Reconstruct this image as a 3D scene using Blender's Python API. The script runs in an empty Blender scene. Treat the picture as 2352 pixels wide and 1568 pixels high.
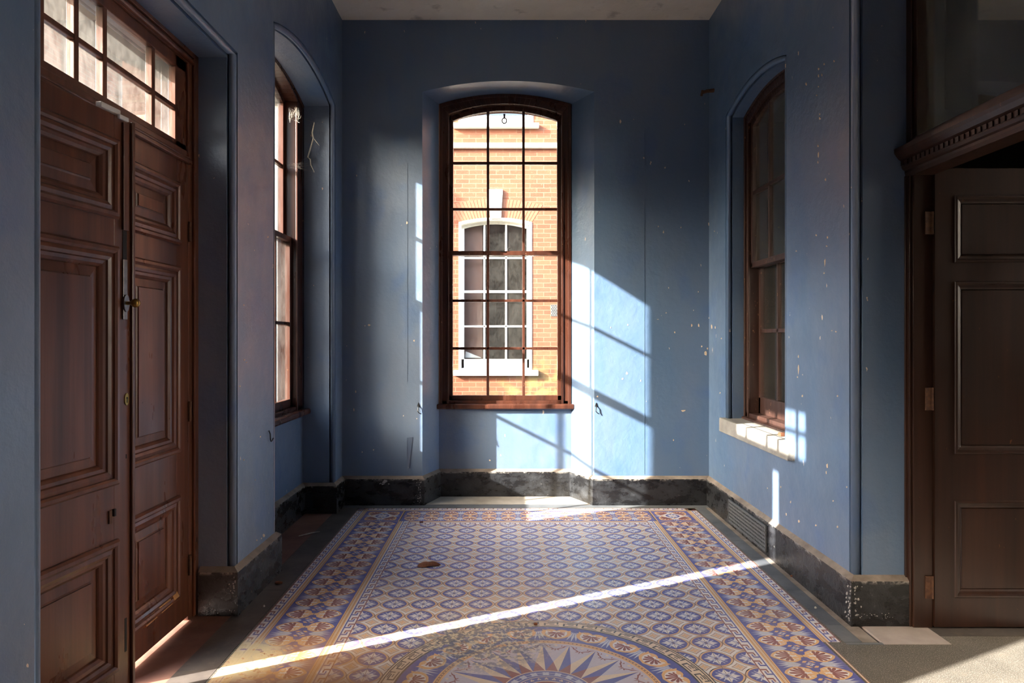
import bpy, math, random
from mathutils import Vector, Matrix
random.seed(7)
C = bpy.context.scene
COL = C.collection
PI = math.pi

# ------------------------------------------------------------------ materials
def lin(r, g, b):
    def f(c):
        c /= 255.0
        return c / 12.92 if c <= 0.04045 else ((c + 0.055) / 1.055) ** 2.4
    return (f(r), f(g), f(b), 1.0)

class NT:
    """small helper around a node tree"""
    def __init__(self, name):
        self.m = bpy.data.materials.new(name)
        self.m.use_nodes = True
        self.t = self.m.node_tree
        self.t.nodes.clear()
        self.out = self.n('ShaderNodeOutputMaterial')
        self.tc = self.n('ShaderNodeTexCoord')
        self.geo = self.n('ShaderNodeNewGeometry')
    def n(self, typ, **kw):
        nd = self.t.nodes.new(typ)
        for k, v in kw.items():
            setattr(nd, k, v)
        return nd
    def l(self, a, b):
        self.t.links.new(a, b)
    def pos(self, scale=(1, 1, 1), loc=(0, 0, 0)):
        mp = self.n('ShaderNodeMapping')
        mp.inputs['Scale'].default_value = scale
        mp.inputs['Location'].default_value = loc
        self.l(self.geo.outputs['Position'], mp.inputs['Vector'])
        return mp.outputs['Vector']
    def noise(self, scale, detail=4.0, rough=0.55, stretch=(1, 1, 1), loc=(0, 0, 0), dist=0.0):
        nd = self.n('ShaderNodeTexNoise')
        nd.inputs['Scale'].default_value = scale
        nd.inputs['Detail'].default_value = detail
        nd.inputs['Roughness'].default_value = rough
        nd.inputs['Distortion'].default_value = dist
        self.l(self.pos(stretch, loc), nd.inputs['Vector'])
        return nd.outputs['Fac']
    def ramp(self, fac, stops):
        r = self.n('ShaderNodeValToRGB')
        el = r.color_ramp.elements
        while len(el) < len(stops):
            el.new(0.5)
        for e, (p, c) in zip(el, stops):
            e.position = p
            e.color = c if isinstance(c, tuple) else (c, c, c, 1)
        self.l(fac, r.inputs['Fac'])
        return r.outputs['Color']
    def mix(self, fac, a, b, mode='MIX'):
        nd = self.n('ShaderNodeMix', data_type='RGBA', blend_type=mode)
        for s, v in ((nd.inputs[0], fac), (nd.inputs[6], a), (nd.inputs[7], b)):
            if isinstance(v, (int, float)):
                s.default_value = v
            elif isinstance(v, tuple):
                s.default_value = v
            else:
                self.l(v, s)
        return nd.outputs[2]
    def math(self, op, a, b=None, clamp=False):
        nd = self.n('ShaderNodeMath', operation=op, use_clamp=clamp)
        for i, v in enumerate((a, b)):
            if v is None:
                continue
            if isinstance(v, (int, float)):
                nd.inputs[i].default_value = v
            else:
                self.l(v, nd.inputs[i])
        return nd.outputs[0]
    def bump(self, h, strength=0.3, dist=0.01, prev=None):
        b = self.n('ShaderNodeBump')
        b.inputs['Strength'].default_value = strength
        b.inputs['Distance'].default_value = dist
        self.l(h, b.inputs['Height'])
        if prev is not None:
            self.l(prev, b.inputs['Normal'])
        return b.outputs['Normal']
    def principled(self, col, rough=0.5, normal=None, spec=0.5, metal=0.0):
        p = self.n('ShaderNodeBsdfPrincipled')
        for s, v in (('Base Color', col), ('Roughness', rough), ('Metallic', metal), ('Specular IOR Level', spec)):
            if isinstance(v, (int, float, tuple)):
                p.inputs[s].default_value = v
            else:
                self.l(v, p.inputs[s])
        if normal is not None:
            self.l(normal, p.inputs['Normal'])
        self.l(p.outputs[0], self.out.inputs['Surface'])
        return p
    def sep(self):
        s = self.n('ShaderNodeSeparateXYZ')
        self.l(self.geo.outputs['Position'], s.inputs[0])
        return s.outputs
    def near(self, p, r):
        """1 at point p, fading to 0 at distance r"""
        d = self.n('ShaderNodeVectorMath', operation='DISTANCE')
        self.l(self.geo.outputs['Position'], d.inputs[0])
        d.inputs[1].default_value = p
        return self.math('SUBTRACT', 1.0, self.math('DIVIDE', d.outputs['Value'], r), True)

def mat_paint():
    k = NT('blue_wall_paint')
    big = k.noise(1.1, 5, 0.6, (1, 1, 0.35))
    brush = k.noise(9, 6, 0.65, (1, 1, 0.06))
    blot = k.noise(3.2, 3, 0.5, (1, 1, 0.8), (3, 7, 1))
    c = k.mix(k.ramp(big, [(0.38, 0.0), (0.66, 1.0)]), lin(80, 108, 140), lin(101, 115, 136))
    c = k.mix(k.ramp(blot, [(0.56, 0.0), (0.66, 0.55)]), c, lin(72, 101, 144))
    c = k.mix(k.math('MULTIPLY', k.ramp(brush, [(0.35, 0.0), (0.75, 1.0)]), 0.25), c, lin(102, 114, 130))
    # flaked chips showing pale plaster
    v = k.n('ShaderNodeTexVoronoi')
    v.inputs['Scale'].default_value = 11
    v.inputs['Randomness'].default_value = 1
    wob = k.n('ShaderNodeTexNoise'); wob.inputs['Scale'].default_value = 60
    k.l(k.pos(), wob.inputs['Vector'])
    va = k.n('ShaderNodeVectorMath', operation='MULTIPLY_ADD')
    k.l(wob.outputs['Color'], va.inputs[0]); va.inputs[1].default_value = (.012, .012, .03)
    k.l(k.pos((1, 1, 0.6)), va.inputs[2])
    k.l(va.outputs[0], v.inputs['Vector'])
    sz = k.ramp(k.noise(1.7, 2, 0.5, (1, 1, 1), (11, 3, 5)), [(0.42, 0.0), (0.70, 0.10)])
    chip = k.math('LESS_THAN', v.outputs['Distance'], sz)
    c = k.mix(chip, c, lin(222, 200, 178))
    h1 = k.noise(130, 3, 0.5)
    h2 = k.noise(14, 4, 0.6)
    nrm = k.bump(h1, 0.10, 0.004)
    nrm = k.bump(h2, 0.22, 0.02, nrm)
    nrm = k.bump(k.math('MULTIPLY', chip, -1.0), 0.5, 0.003, nrm)
    rg = k.ramp(k.noise(5, 3), [(0.3, 0.34), (0.7, 0.50)])
    k.principled(c, rg, nrm, 1.0)
    return k.m

def mat_ceiling():
    k = NT('stained_plaster_ceiling')
    n = k.noise(1.6, 6, 0.62)
    c = k.ramp(n, [(0.3, lin(218, 208, 190)), (0.7, lin(240, 232, 217))])
    c = k.mix(k.ramp(k.noise(6, 4), [(0.6, 0.0), (0.75, 0.5)]), c, lin(132, 116, 98))
    k.principled(c, 0.85, k.bump(k.noise(25, 4), 0.25, 0.01), 0.2)
    return k.m

def mat_wood(name, a, b, rough=(0.26, 0.5), wear=0.0, scuff=lin(150, 112, 84)):
    k = NT(name)
    g1 = k.noise(22, 6, 0.6, (1, 1, 0.035), dist=0.12)
    g2 = k.noise(3, 4, 0.55, (1, 1, 0.4), (4, 1, 2))
    c = k.mix(k.ramp(g1, [(0.26, 0.0), (0.76, 1.0)]), a, b)
    c = k.mix(k.ramp(g2, [(0.45, 0.0), (0.85, 0.45)]), c, a)
    if wear > 0:
        w = k.ramp(k.noise(42, 5, 0.65, (1, 1, 0.5)), [(0.70 - wear * 0.08, 0.0), (0.74 - wear * 0.08, 1.0)])
        c = k.mix(w, c, scuff)
    rg = k.ramp(k.noise(7, 4, 0.6, (1, 1, 0.3)), [(0.3, rough[0]), (0.7, rough[1])])
    nrm = k.bump(g1, 0.18, 0.003)
    nrm = k.bump(k.noise(90, 3), 0.08, 0.002, nrm)
    k.principled(c, rg, nrm, 0.5)
    return k.m

def mat_black_base():
    k = NT('black_glossy_skirting_paint')
    n1 = k.noise(7, 7, 0.68, (1, 1, 1.8))
    n2 = k.noise(34, 6, 0.7)
    c = k.mix(k.ramp(n1, [(0.42, 0.0), (0.80, 1.0)]), lin(17, 17, 19), lin(56, 58, 62))
    c = k.mix(k.ramp(n2, [(0.66, 0.0), (0.71, 0.8)]), c, lin(140, 138, 134))
    z = k.sep()[2]
    top = k.ramp(z, [(0.205, 0.0), (0.232, 1.0)])
    edge = k.math('MULTIPLY', top, k.ramp(k.noise(22, 6, 0.7), [(0.50, 0.0), (0.58, 1.0)]))
    c = k.mix(edge, c, lin(196, 188, 178))
    nrm = k.bump(k.noise(26, 6, 0.65), 0.55, 0.012)
    nrm = k.bump(n2, 0.25, 0.004, nrm)
    k.principled(c, k.ramp(n1, [(0.3, 0.16), (0.7, 0.42)]), nrm, 0.7)
    return k.m

def mat_stone(name, a, b, scale=3, rough=0.6, speck=None, bump=0.15):
    k = NT(name)
    c = k.ramp(k.noise(scale, 6, 0.62), [(0.3, a), (0.72, b)])
    if speck is not None:
        c = k.mix(k.ramp(k.noise(240, 3, 0.6), [(0.56, 0.0), (0.63, 0.8)]), c, speck)
    c = k.mix(k.ramp(k.noise(11, 5, 0.7), [(0.55, 0.0), (0.8, 0.35)]), c, lin(140, 126, 108))
    k.principled(c, rough, k.bump(k.noise(40, 5, 0.6), bump, 0.004), 0.4)
    return k.m

def mat_tile(name, col):
    k = NT(name)
    c = k.mix(k.math('MULTIPLY', k.ramp(k.noise(120, 3, 0.6), [(0.3, 0.0), (0.8, 1.0)]), 0.22), col, lin(150, 138, 126))
    c = k.mix(k.ramp(k.noise(2.1, 6, 0.62), [(0.45, 0.0), (0.75, 0.30)]), c, lin(176, 152, 128))
    # ochre earth stain by the door
    st = k.math('MULTIPLY', k.near((-0.92, 2.62, 0), 0.72), k.ramp(k.noise(5, 6, 0.65), [(0.30, 0.2), (0.55, 2.2)]), True)
    c = k.mix(k.math('MULTIPLY', st, 0.78), c, lin(176, 128, 76))
    # flaked tiles on the far left of the round
    fl = k.math('MULTIPLY', k.near((-0.10, 3.17, 0), 0.36), k.ramp(k.noise(17, 6, 0.7), [(0.44, 0.0), (0.50, 2.5)]), True)
    fl2 = k.mix(k.ramp(k.noise(38, 4, 0.6), [(0.50, 0.0), (0.56, 1.0)]), lin(92, 96, 112), lin(205, 192, 160))
    c = k.mix(k.math('MULTIPLY', fl, 0.8), c, fl2)
    fk = k.math('MULTIPLY', k.near((-1.19, 2.98, 0), 0.24), k.ramp(k.noise(24, 6, 0.7), [(0.40, 0.0), (0.47, 2.5)]), True)
    c = k.mix(k.math('MULTIPLY', fk, 0.85), c, lin(206, 192, 152))
    rg = k.ramp(k.noise(6, 5, 0.6), [(0.3, 0.34), (0.7, 0.58)])
    k.principled(c, rg, k.bump(k.noise(60, 4), 0.12, 0.002), 0.45)
    return k.m

def mat_brick(name, a, b, mortar, sx=1.0):
    k = NT(name)
    s = k.sep()
    cb = k.n('ShaderNodeCombineXYZ')
    k.l(k.math('ADD', s[0], s[1]), cb.inputs[0]); k.l(s[2], cb.inputs[1])
    br = k.n('ShaderNodeTexBrick')
    br.inputs['Scale'].default_value = 1.0
    br.inputs['Brick Width'].default_value = 0.225
    br.inputs['Row Height'].default_value = 0.075
    br.inputs['Mortar Size'].default_value = 0.006
    br.inputs['Mortar Smooth'].default_value = 0.3
    br.inputs['Color1'].default_value = a
    br.inputs['Color2'].default_value = b
    br.inputs['Mortar'].default_value = mortar
    k.l(cb.outputs[0], br.inputs['Vector'])
    c = k.mix(k.math('MULTIPLY', k.ramp(k.noise(3, 5, 0.6), [(0.35, 0.0), (0.7, 1.0)]), 0.35), br.outputs['Color'], lin(106, 64, 46))
    c = k.mix(k.ramp(k.noise(30, 4), [(0.60, 0.0), (0.72, 0.5)]), c, lin(132, 98, 76))
    alg = k.math('MULTIPLY', k.near((0.55, 11.1, 0.35), 0.9), k.ramp(k.noise(6, 5), [(0.4, 0.0), (0.6, 1.6)]), True)
    c = k.mix(k.math('MULTIPLY', alg, 0.6), c, lin(112, 112, 64))
    nrm = k.bump(br.outputs['Fac'], -0.5, 0.012)
    k.principled(c, 0.85, k.bump(k.noise(50, 4), 0.3, 0.006, nrm), 0.2)
    return k.m

def mat_plain(name, col, rough=0.5, metal=0.0, nz=0.12, scale=30, dark=None, bump=0.1, spec=0.5):
    k = NT(name)
    d = dark or tuple([col[i] * 0.6 for i in range(3)] + [1])
    c = k.mix(k.math('MULTIPLY', k.ramp(k.noise(scale, 4, 0.6), [(0.35, 0.0), (0.7, 1.0)]), nz * 4 if nz < 0.25 else 1.0), col, d)
    k.principled(c, rough, k.bump(k.noise(scale * 2, 3), bump, 0.003), spec, metal)
    return k.m

def mat_glass(name, dust=(0.02, 0.12), refl=0.06, tint=(0.97, 0.98, 0.97, 1)):
    k = NT(name)
    tr = k.n('ShaderNodeBsdfTransparent'); tr.inputs[0].default_value = tint
    gl = k.n('ShaderNodeBsdfGlossy'); gl.inputs['Roughness'].default_value = 0.02
    fr = k.n('ShaderNodeFresnel'); fr.inputs['IOR'].default_value = 1.32
    f = k.math('ADD', k.math('MULTIPLY', fr.outputs[0], 0.8), refl * 0.1)
    m1 = k.n('ShaderNodeMixShader')
    k.l(f, m1.inputs[0]); k.l(tr.outputs[0], m1.inputs[1]); k.l(gl.outputs[0], m1.inputs[2])
    df = k.n('ShaderNodeBsdfDiffuse'); df.inputs[0].default_value = lin(205, 200, 190)
    tl = k.n('ShaderNodeBsdfTranslucent'); tl.inputs[0].default_value = lin(225, 222, 214)
    m2 = k.n('ShaderNodeMixShader'); m2.inputs[0].default_value = 0.55
    k.l(df.outputs[0], m2.inputs[1]); k.l(tl.outputs[0], m2.inputs[2])
    nn = k.math('ADD', k.math('MULTIPLY', k.noise(4, 6, 0.65), 0.55), k.math('MULTIPLY', k.noise(34, 5, 0.7, (1, 1, 0.5)), 0.45))
    dd = k.ramp(nn, [(0.36, dust[0]), (0.72, dust[1])])
    m3 = k.n('ShaderNodeMixShader')
    k.l(dd, m3.inputs[0]); k.l(m1.outputs[0], m3.inputs[1]); k.l(m2.outputs[0], m3.inputs[2])
    k.l(m3.outputs[0], k.out.inputs['Surface'])
    return k.m

M = {}
M['paint'] = mat_paint()
M['ceil'] = mat_ceiling()
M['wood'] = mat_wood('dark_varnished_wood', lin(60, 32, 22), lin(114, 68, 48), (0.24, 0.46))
M['woodr'] = mat_wood('red_brown_window_wood', lin(46, 24, 18), lin(86, 50, 37), (0.22, 0.42), 0.25)
M['woodw'] = mat_wood('worn_window_wood', lin(44, 26, 21), lin(78, 50, 40), (0.35, 0.6), 0.75)
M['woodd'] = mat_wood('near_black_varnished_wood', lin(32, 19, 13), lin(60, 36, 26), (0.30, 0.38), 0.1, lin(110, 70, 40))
M['raw'] = mat_wood('bare_split_wood', lin(150, 100, 54), lin(190, 140, 84), (0.6, 0.8))
M['black'] = mat_black_base()
M['dust'] = mat_stone('dusty_plaster_ledge', lin(104, 92, 82), lin(150, 138, 126), 8, 0.9)
M['slate'] = mat_stone('slate_slab', lin(74, 78, 84), lin(112, 114, 116), 4, 0.5)
M['darkslate'] = mat_stone('dark_slate_slab', lin(56, 52, 50), lin(98, 90, 84), 4, 0.5)
M['redstone'] = mat_stone('red_quarry_slab', lin(98, 62, 52), lin(140, 104, 90), 3, 0.55)
M['lightstone'] = mat_stone('pale_stone_slab', lin(150, 140, 126), lin(196, 186, 172), 3, 0.65)
M['pinkstone'] = mat_stone('pinkish_stone_slab', lin(150, 138, 130), lin(178, 166, 158), 5, 0.6)
M['terrazzo'] = mat_stone('grey_brown_terrazzo', lin(78, 74, 67), lin(106, 100, 91), 3, 0.55, lin(180, 172, 158), 0.25)
M['sill'] = mat_stone('grey_sill_stone', lin(140, 136, 128), lin(178, 172, 162), 6, 0.75, lin(112, 106, 100), 0.3)
M['brick'] = mat_brick('orange_red_brick', lin(92, 53, 37), lin(108, 66, 47), lin(110, 88, 70))
M['brickp'] = mat_brick('pale_red_brick', lin(178, 96, 74), lin(196, 122, 96), lin(190, 176, 160))
M['arch'] = mat_plain('gauged_orange_brick', lin(114, 70, 46), 0.85, nz=0.1, scale=22, dark=lin(98, 56, 38))
M['white'] = mat_plain('white_gloss_paint', lin(226, 224, 216), 0.45, nz=0.06, scale=12, dark=lin(196, 192, 182))
M['plastic'] = mat_plain('white_plastic', lin(222, 218, 212), 0.4, nz=0.02)
M['whitestone'] = mat_plain('white_painted_stone', lin(228, 224, 214), 0.7, nz=0.08, scale=9, dark=lin(190, 182, 168))
M['render'] = mat_plain('pale_rendered_wall', lin(222, 216, 204), 0.85, nz=0.06, scale=3, dark=lin(196, 188, 174))
M['iron'] = mat_plain('painted_iron', lin(104, 106, 106), 0.45, 0.3, nz=0.15, scale=60, dark=lin(58, 58, 58))
M['blackiron'] = mat_plain('black_iron', lin(28, 26, 25), 0.5, 0.4, nz=0.1, scale=40)
M['steel'] = mat_plain('worn_steel', lin(132, 130, 128), 0.35, 0.8, nz=0.15, scale=60, dark=lin(88, 84, 82))
M['brass'] = mat_plain('aged_brass', lin(170, 134, 68), 0.3, 0.9, nz=0.15, scale=60, dark=lin(104, 78, 40))
M['rust'] = mat_plain('rusty_iron', lin(98, 66, 46), 0.75, 0.2, nz=0.2, scale=50, dark=lin(58, 36, 26))
M['leaf'] = mat_plain('dry_brown_leaf', lin(150, 96, 66), 0.8, nz=0.15, scale=60, dark=lin(92, 52, 34))
M['twig'] = mat_plain('pale_dry_twig', lin(206, 198, 180), 0.8, nz=0.12, scale=90, dark=lin(140, 128, 104))
M['web'] = mat_plain('dusty_web_thread', lin(196, 190, 180), 0.9, nz=0.05)
M['shadow'] = mat_plain('hole_shade_black', lin(18, 17, 17), 0.8, nz=0.05)  # near-black colour painting the shade inside holes and slots
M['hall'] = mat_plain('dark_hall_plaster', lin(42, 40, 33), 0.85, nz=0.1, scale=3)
M['curtain'] = mat_plain('brown_shutter_board', lin(112, 78, 66), 0.8, nz=0.1, scale=3)
M['ground'] = mat_stone('yard_paving', lin(74, 74, 66), lin(96, 94, 84), 2, 0.9)
M['unseen_trees'] = mat_plain('dark_foliage', lin(52, 60, 40), 0.9, nz=0.2, scale=2)
M['slateroof'] = mat_plain('grey_roof_edge', lin(150, 146, 138), 0.7, nz=0.1, scale=6)
M['glass'] = mat_glass('window_glass', (0.003, 0.05))
M['dustglass'] = mat_glass('dusty_fanlight_glass', (0.02, 0.11))
M['cleanglass'] = mat_glass('dark_window_glass', (0.005, 0.03))
M['farglass'] = mat_plain('grey_reflecting_pane', lin(26, 28, 30), 0.04, nz=0.03, scale=1.2, spec=1.0, bump=0.0)
T_ = {}
T_['blue'] = mat_tile('blue_encaustic', lin(86, 92, 160))
T_['buff'] = mat_tile('buff_encaustic', lin(226, 178, 122))
T_['red'] = mat_tile('maroon_encaustic', lin(140, 80, 78))
T_['grey'] = mat_tile('warm_grey_encaustic', lin(212, 198, 186))
T_['white'] = mat_tile('white_encaustic', lin(226, 222, 218))
T_['pale'] = mat_tile('pale_blue_grey_encaustic', lin(196, 200, 212))
T_['brown'] = mat_tile('brown_encaustic', lin(140, 102, 84))
T_['lilac'] = mat_tile('lilac_grey_encaustic', lin(194, 186, 198))
T_['cream'] = mat_tile('cream_encaustic', lin(222, 200, 172))
T_['dark'] = mat_tile('charcoal_encaustic', lin(72, 72, 76))
T_['grout'] = mat_tile('grout_line', lin(112, 100, 92))

# ------------------------------------------------------------------ mesh builder
class MB:
    def __init__(self):
        self.v, self.f, self.mi, self.mats = [], [], [], []
    def slot(self, mat):
        if mat not in self.mats:
            self.mats.append(mat)
        return self.mats.index(mat)
    def face(self, pts, mat):
        b = len(self.v)
        self.v.extend([tuple(p) for p in pts])
        self.f.append(tuple(range(b, b + len(pts))))
        self.mi.append(self.slot(mat))
    def hexa(self, a, b, mat):
        """a, b: two quads (lists of 4 points), joined into a closed block"""
        base = len(self.v)
        self.v.extend([tuple(p) for p in a] + [tuple(p) for p in b])
        s = self.slot(mat)
        for q in ((0, 1, 2, 3), (7, 6, 5, 4), (0, 4, 5, 1), (1, 5, 6, 2), (2, 6, 7, 3), (3, 7, 4, 0)):
            self.f.append(tuple(base + i for i in q)); self.mi.append(s)
    def box(self, x0, x1, y0, y1, z0, z1, mat, P=None):
        P = P or (lambda a, b, c: (a, b, c))
        self.hexa([P(x0, y0, z0), P(x1, y0, z0), P(x1, y1, z0), P(x0, y1, z0)],
                  [P(x0, y0, z1), P(x1, y0, z1), P(x1, y1, z1), P(x0, y1, z1)], mat)
    def prism(self, poly, fa, fb, mat):
        """poly of 2-D points, mapped by fa and fb to its two ends"""
        a = [fa(*p) for p in poly]; b = [fb(*p) for p in poly]
        base = len(self.v); n = len(poly)
        self.v.extend([tuple(p) for p in a + b]); s = self.slot(mat)
        self.f.append(tuple(range(base, base + n))); self.mi.append(s)
        self.f.append(tuple(range(base + 2 * n - 1, base + n - 1, -1))); self.mi.append(s)
        for i in range(n):
            j = (i + 1) % n
            self.f.append((base + i, base + n + i, base + n + j, base + j)); self.mi.append(s)
    def ring(self, outer, inner, d0, d1, P, mat):
        """strip between two open outlines of equal length, extruded from depth d0 to d1"""
        for i in range(len(outer) - 1):
            o0, o1, i0, i1 = outer[i], outer[i + 1], inner[i], inner[i + 1]
            self.hexa([P(o0[0], d0, o0[1]), P(o1[0], d0, o1[1]), P(i1[0], d0, i1[1]), P(i0[0], d0, i0[1])],
                      [P(o0[0], d1, o0[1]), P(o1[0], d1, o1[1]), P(i1[0], d1, i1[1]), P(i0[0], d1, i0[1])], mat)
    def tube(self, path, r, mat, seg=10, caps=True):
        path = [Vector(p) for p in path]
        n = len(path); rad = r if isinstance(r, (list, tuple)) else [r] * n
        base = len(self.v); s = self.slot(mat)
        prev = None
        for i, p in enumerate(path):
            t = (path[min(i + 1, n - 1)] - path[max(i - 1, 0)]).normalized()
            if prev is None:
                a = Vector((0, 0, 1)) if abs(t.z) < 0.9 else Vector((1, 0, 0))
                u = t.cross(a).normalized()
            else:
                u = (prev - t * prev.dot(t)).normalized()
            prev = u; w = t.cross(u)
            for k in range(seg):
                an = 2 * PI * k / seg
                self.v.append(tuple(p + (u * math.cos(an) + w * math.sin(an)) * rad[i]))
        for i in range(n - 1):
            for k in range(seg):
                k2 = (k + 1) % seg
                self.f.append((base + i * seg + k, base + i * seg + k2, base + (i + 1) * seg + k2, base + (i + 1) * seg + k)); self.mi.append(s)
        if caps:
            self.f.append(tuple(base + k for k in range(seg))); self.mi.append(s)
            self.f.append(tuple(base + (n - 1) * seg + k for k in range(seg))); self.mi.append(s)
    def lathe(self, prof, P, mat, seg=20):
        """prof: (r, h); P(x, y, h) maps to the world"""
        base = len(self.v); s = self.slot(mat); n = len(prof)
        for r, h in prof:
            for k in range(seg):
                an = 2 * PI * k / seg
                self.v.append(tuple(P(r * math.cos(an), r * math.sin(an), h)))
        for i in range(n - 1):
            for k in range(seg):
                k2 = (k + 1) % seg
                self.f.append((base + i * seg + k, base + i * seg + k2, base + (i + 1) * seg + k2, base + (i + 1) * seg + k)); self.mi.append(s)
        for e in (0, n - 1):
            self.f.append(tuple(base + e * seg + k for k in range(seg))); self.mi.append(s)
    def build(self, name, parent=None, bevel=0.0, smooth=False, org=None):
        me = bpy.data.meshes.new(name)
        o = bpy.data.objects.new(name, me)
        off = Vector((0, 0, 0))
        if org is not None:
            off = Vector(org); o.location = off
        q = parent; base = off.copy()
        chain = Vector((0, 0, 0))
        while q is not None:
            chain += q.location; q = q.parent
        if parent is not None:
            o.parent = parent; base = chain + off
        me.from_pydata([tuple(Vector(v) - base) for v in self.v], [], self.f)
        for m in self.mats:
            me.materials.append(m)
        me.polygons.foreach_set('material_index', self.mi)
        if smooth:
            me.polygons.foreach_set('use_smooth', [True] * len(self.f))
        COL.objects.link(o)
        if bevel > 0:
            b = o.modifiers.new('edge', 'BEVEL'); b.width = bevel; b.segments = 2; b.limit_method = 'ANGLE'; b.angle_limit = 0.6
        return o

def tag(o, label, cat, group=None, kind=None):
    o['label'] = label; o['category'] = cat
    if group: o['group'] = group
    if kind: o['kind'] = kind
    return o
def root(name, loc, label, cat, group=None, kind=None):
    o = bpy.data.objects.new(name, None); COL.objects.link(o); o.location = loc
    o.empty_display_size = 0.05
    return tag(o, label, cat, group, kind)

# ------------------------------------------------------------------ layout
H = 1.42
XL, XR, YB, ZC = -1.40, 1.72, 5.74, 4.12
PLft = lambda u, d, z: (XL - d, u, z)
PRgt = lambda u, d, z: (XR + d, u, z)
PBck = lambda u, d, z: (u, YB + d, z)

def outline(u0, u1, zb, zs, rise, n=24):
    pts = [(u0, zb)]
    c = u1 - u0
    if rise < 1e-4:
        pts += [(u0 + c * i / n, zs) for i in range(n + 1)]
    else:
        R = (c * c / 4 + rise * rise) / (2 * rise)
        for i in range(n + 1):
            u = u0 + c * i / n
            x = u - (u0 + u1) / 2
            pts.append((u, zs + rise - R + math.sqrt(R * R - x * x)))
    pts.append((u1, zb))
    return pts
def arch_z(u, u0, u1, zs, rise):
    if rise < 1e-4: return zs
    c = u1 - u0; R = (c * c / 4 + rise * rise) / (2 * rise); x = u - (u0 + u1) / 2
    return zs + rise - R + math.sqrt(max(R * R - x * x, 0))

def wall(name, P, u0, u1, ops, ext, label, z1=ZC, brick='brick', inner='paint'):
    m = MB(); mp = M[inner]; mb = M[brick]
    cur = u0
    for op in ops:
        a, b = op['u']; zs, rise = op['zs'], op['rise']; du = op['du']; s0, s1 = op.get('splay', (0, 0))
        m.face([P(cur, 0, 0), P(a - op.get('q', 0), 0, 0), P(a - op.get('q', 0), 0, z1), P(cur, 0, z1)], mp)
        pt = op.get('panel', 0)
        z0 = pt if op.get('flush') else 0
        q = op.get('q', 0); aw, bw = a, b
        o = outline(a, b, z0, zs, rise)
        i = outline(a + s0, b - s1, z0, zs, rise)
        if q:
            oq = outline(a - q, b + q, z0, zs + (q * .6 if rise else q), rise + (q * .4 if rise else 0))
            for k in range(len(o) - 1):
                m.face([P(oq[k][0], 0, oq[k][1]), P(oq[k + 1][0], 0, oq[k + 1][1]), P(oq[k + 1][0], q, oq[k + 1][1]), P(oq[k][0], q, oq[k][1])], mp)
                m.face([P(oq[k][0], q, oq[k][1]), P(oq[k + 1][0], q, oq[k + 1][1]), P(o[k + 1][0], q, o[k + 1][1]), P(o[k][0], q, o[k][1])], mp)
            aw, bw = a - q, b + q
        of = oq if q else o
        if z0:
            m.face([P(aw, 0, 0), P(bw, 0, 0), P(bw, 0, z0), P(aw, 0, z0)], mp)
            if q: m.face([P(aw, 0, z0), P(bw, 0, z0), P(bw, q, z0), P(aw, q, z0)], mp)
            m.face([P(a, 0, z0), P(b, 0, z0), P(b, du + .1, z0), P(a, du + .1, z0)], mp)
        for k in range(1, len(o) - 2):
            m.face([P(of[k][0], 0, of[k][1]), P(of[k + 1][0], 0, of[k + 1][1]), P(of[k + 1][0], 0, z1), P(of[k][0], 0, z1)], mp)
        for k in range(len(o) - 1):
            m.face([P(o[k][0], q, o[k][1]), P(o[k + 1][0], q, o[k + 1][1]), P(i[k + 1][0], du, i[k + 1][1]), P(i[k][0], du, i[k][1])], mp)
        if pt > 0 and not z0:
            m.face([P(a + s0, du, 0), P(b - s1, du, 0), P(b - s1, du, pt), P(a + s0, du, pt)], mp)
        e = op.get('e', 0.06)
        eo = outline(a + s0 + e, b - s1 - e, pt, zs - e, rise)
        io = outline(a + s0, b - s1, pt, zs, rise)
        for k in range(len(eo) - 1):
            m.face([P(io[k][0], du + .1, io[k][1]), P(io[k + 1][0], du + .1, io[k + 1][1]), P(eo[k + 1][0], du + .1, eo[k + 1][1]), P(eo[k][0], du + .1, eo[k][1])], mb)
            m.face([P(eo[k][0], du + .1, eo[k][1]), P(eo[k + 1][0], du + .1, eo[k + 1][1]), P(eo[k + 1][0], ext, eo[k + 1][1]), P(eo[k][0], ext, eo[k][1])], mb)
        if pt > 0:
            m.face([P(a + s0 + e, du, pt), P(b - s1 - e, du, pt), P(b - s1 - e, ext, pt - .03), P(a + s0 + e, ext, pt - .03)], mb)
            m.face([P(a + s0, ext, 0), P(b - s1, ext, 0), P(b - s1, ext, pt), P(a + s0, ext, pt)], mb)
        cur = bw
        op['eo'] = eo
    m.face([P(cur, 0, 0), P(u1, 0, 0), P(u1, 0, z1), P(cur, 0, z1)], mp)
    cur = u0
    for op in ops:
        eo = op['eo']
        m.face([P(cur, ext, 0), P(eo[0][0], ext, 0), P(eo[0][0], ext, z1 + .5), P(cur, ext, z1 + .5)], mb)
        for k in range(1, len(eo) - 2):
            m.face([P(eo[k][0], ext, eo[k][1]), P(eo[k + 1][0], ext, eo[k + 1][1]), P(eo[k + 1][0], ext, z1 + .5), P(eo[k][0], ext, z1 + .5)], mb)
        cur = eo[-1][0]
    m.face([P(cur, ext, 0), P(u1, ext, 0), P(u1, ext, z1 + .5), P(cur, ext, z1 + .5)], mb)
    ob = m.build(name)
    return tag(ob, label, 'wall', kind='structure')

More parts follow.
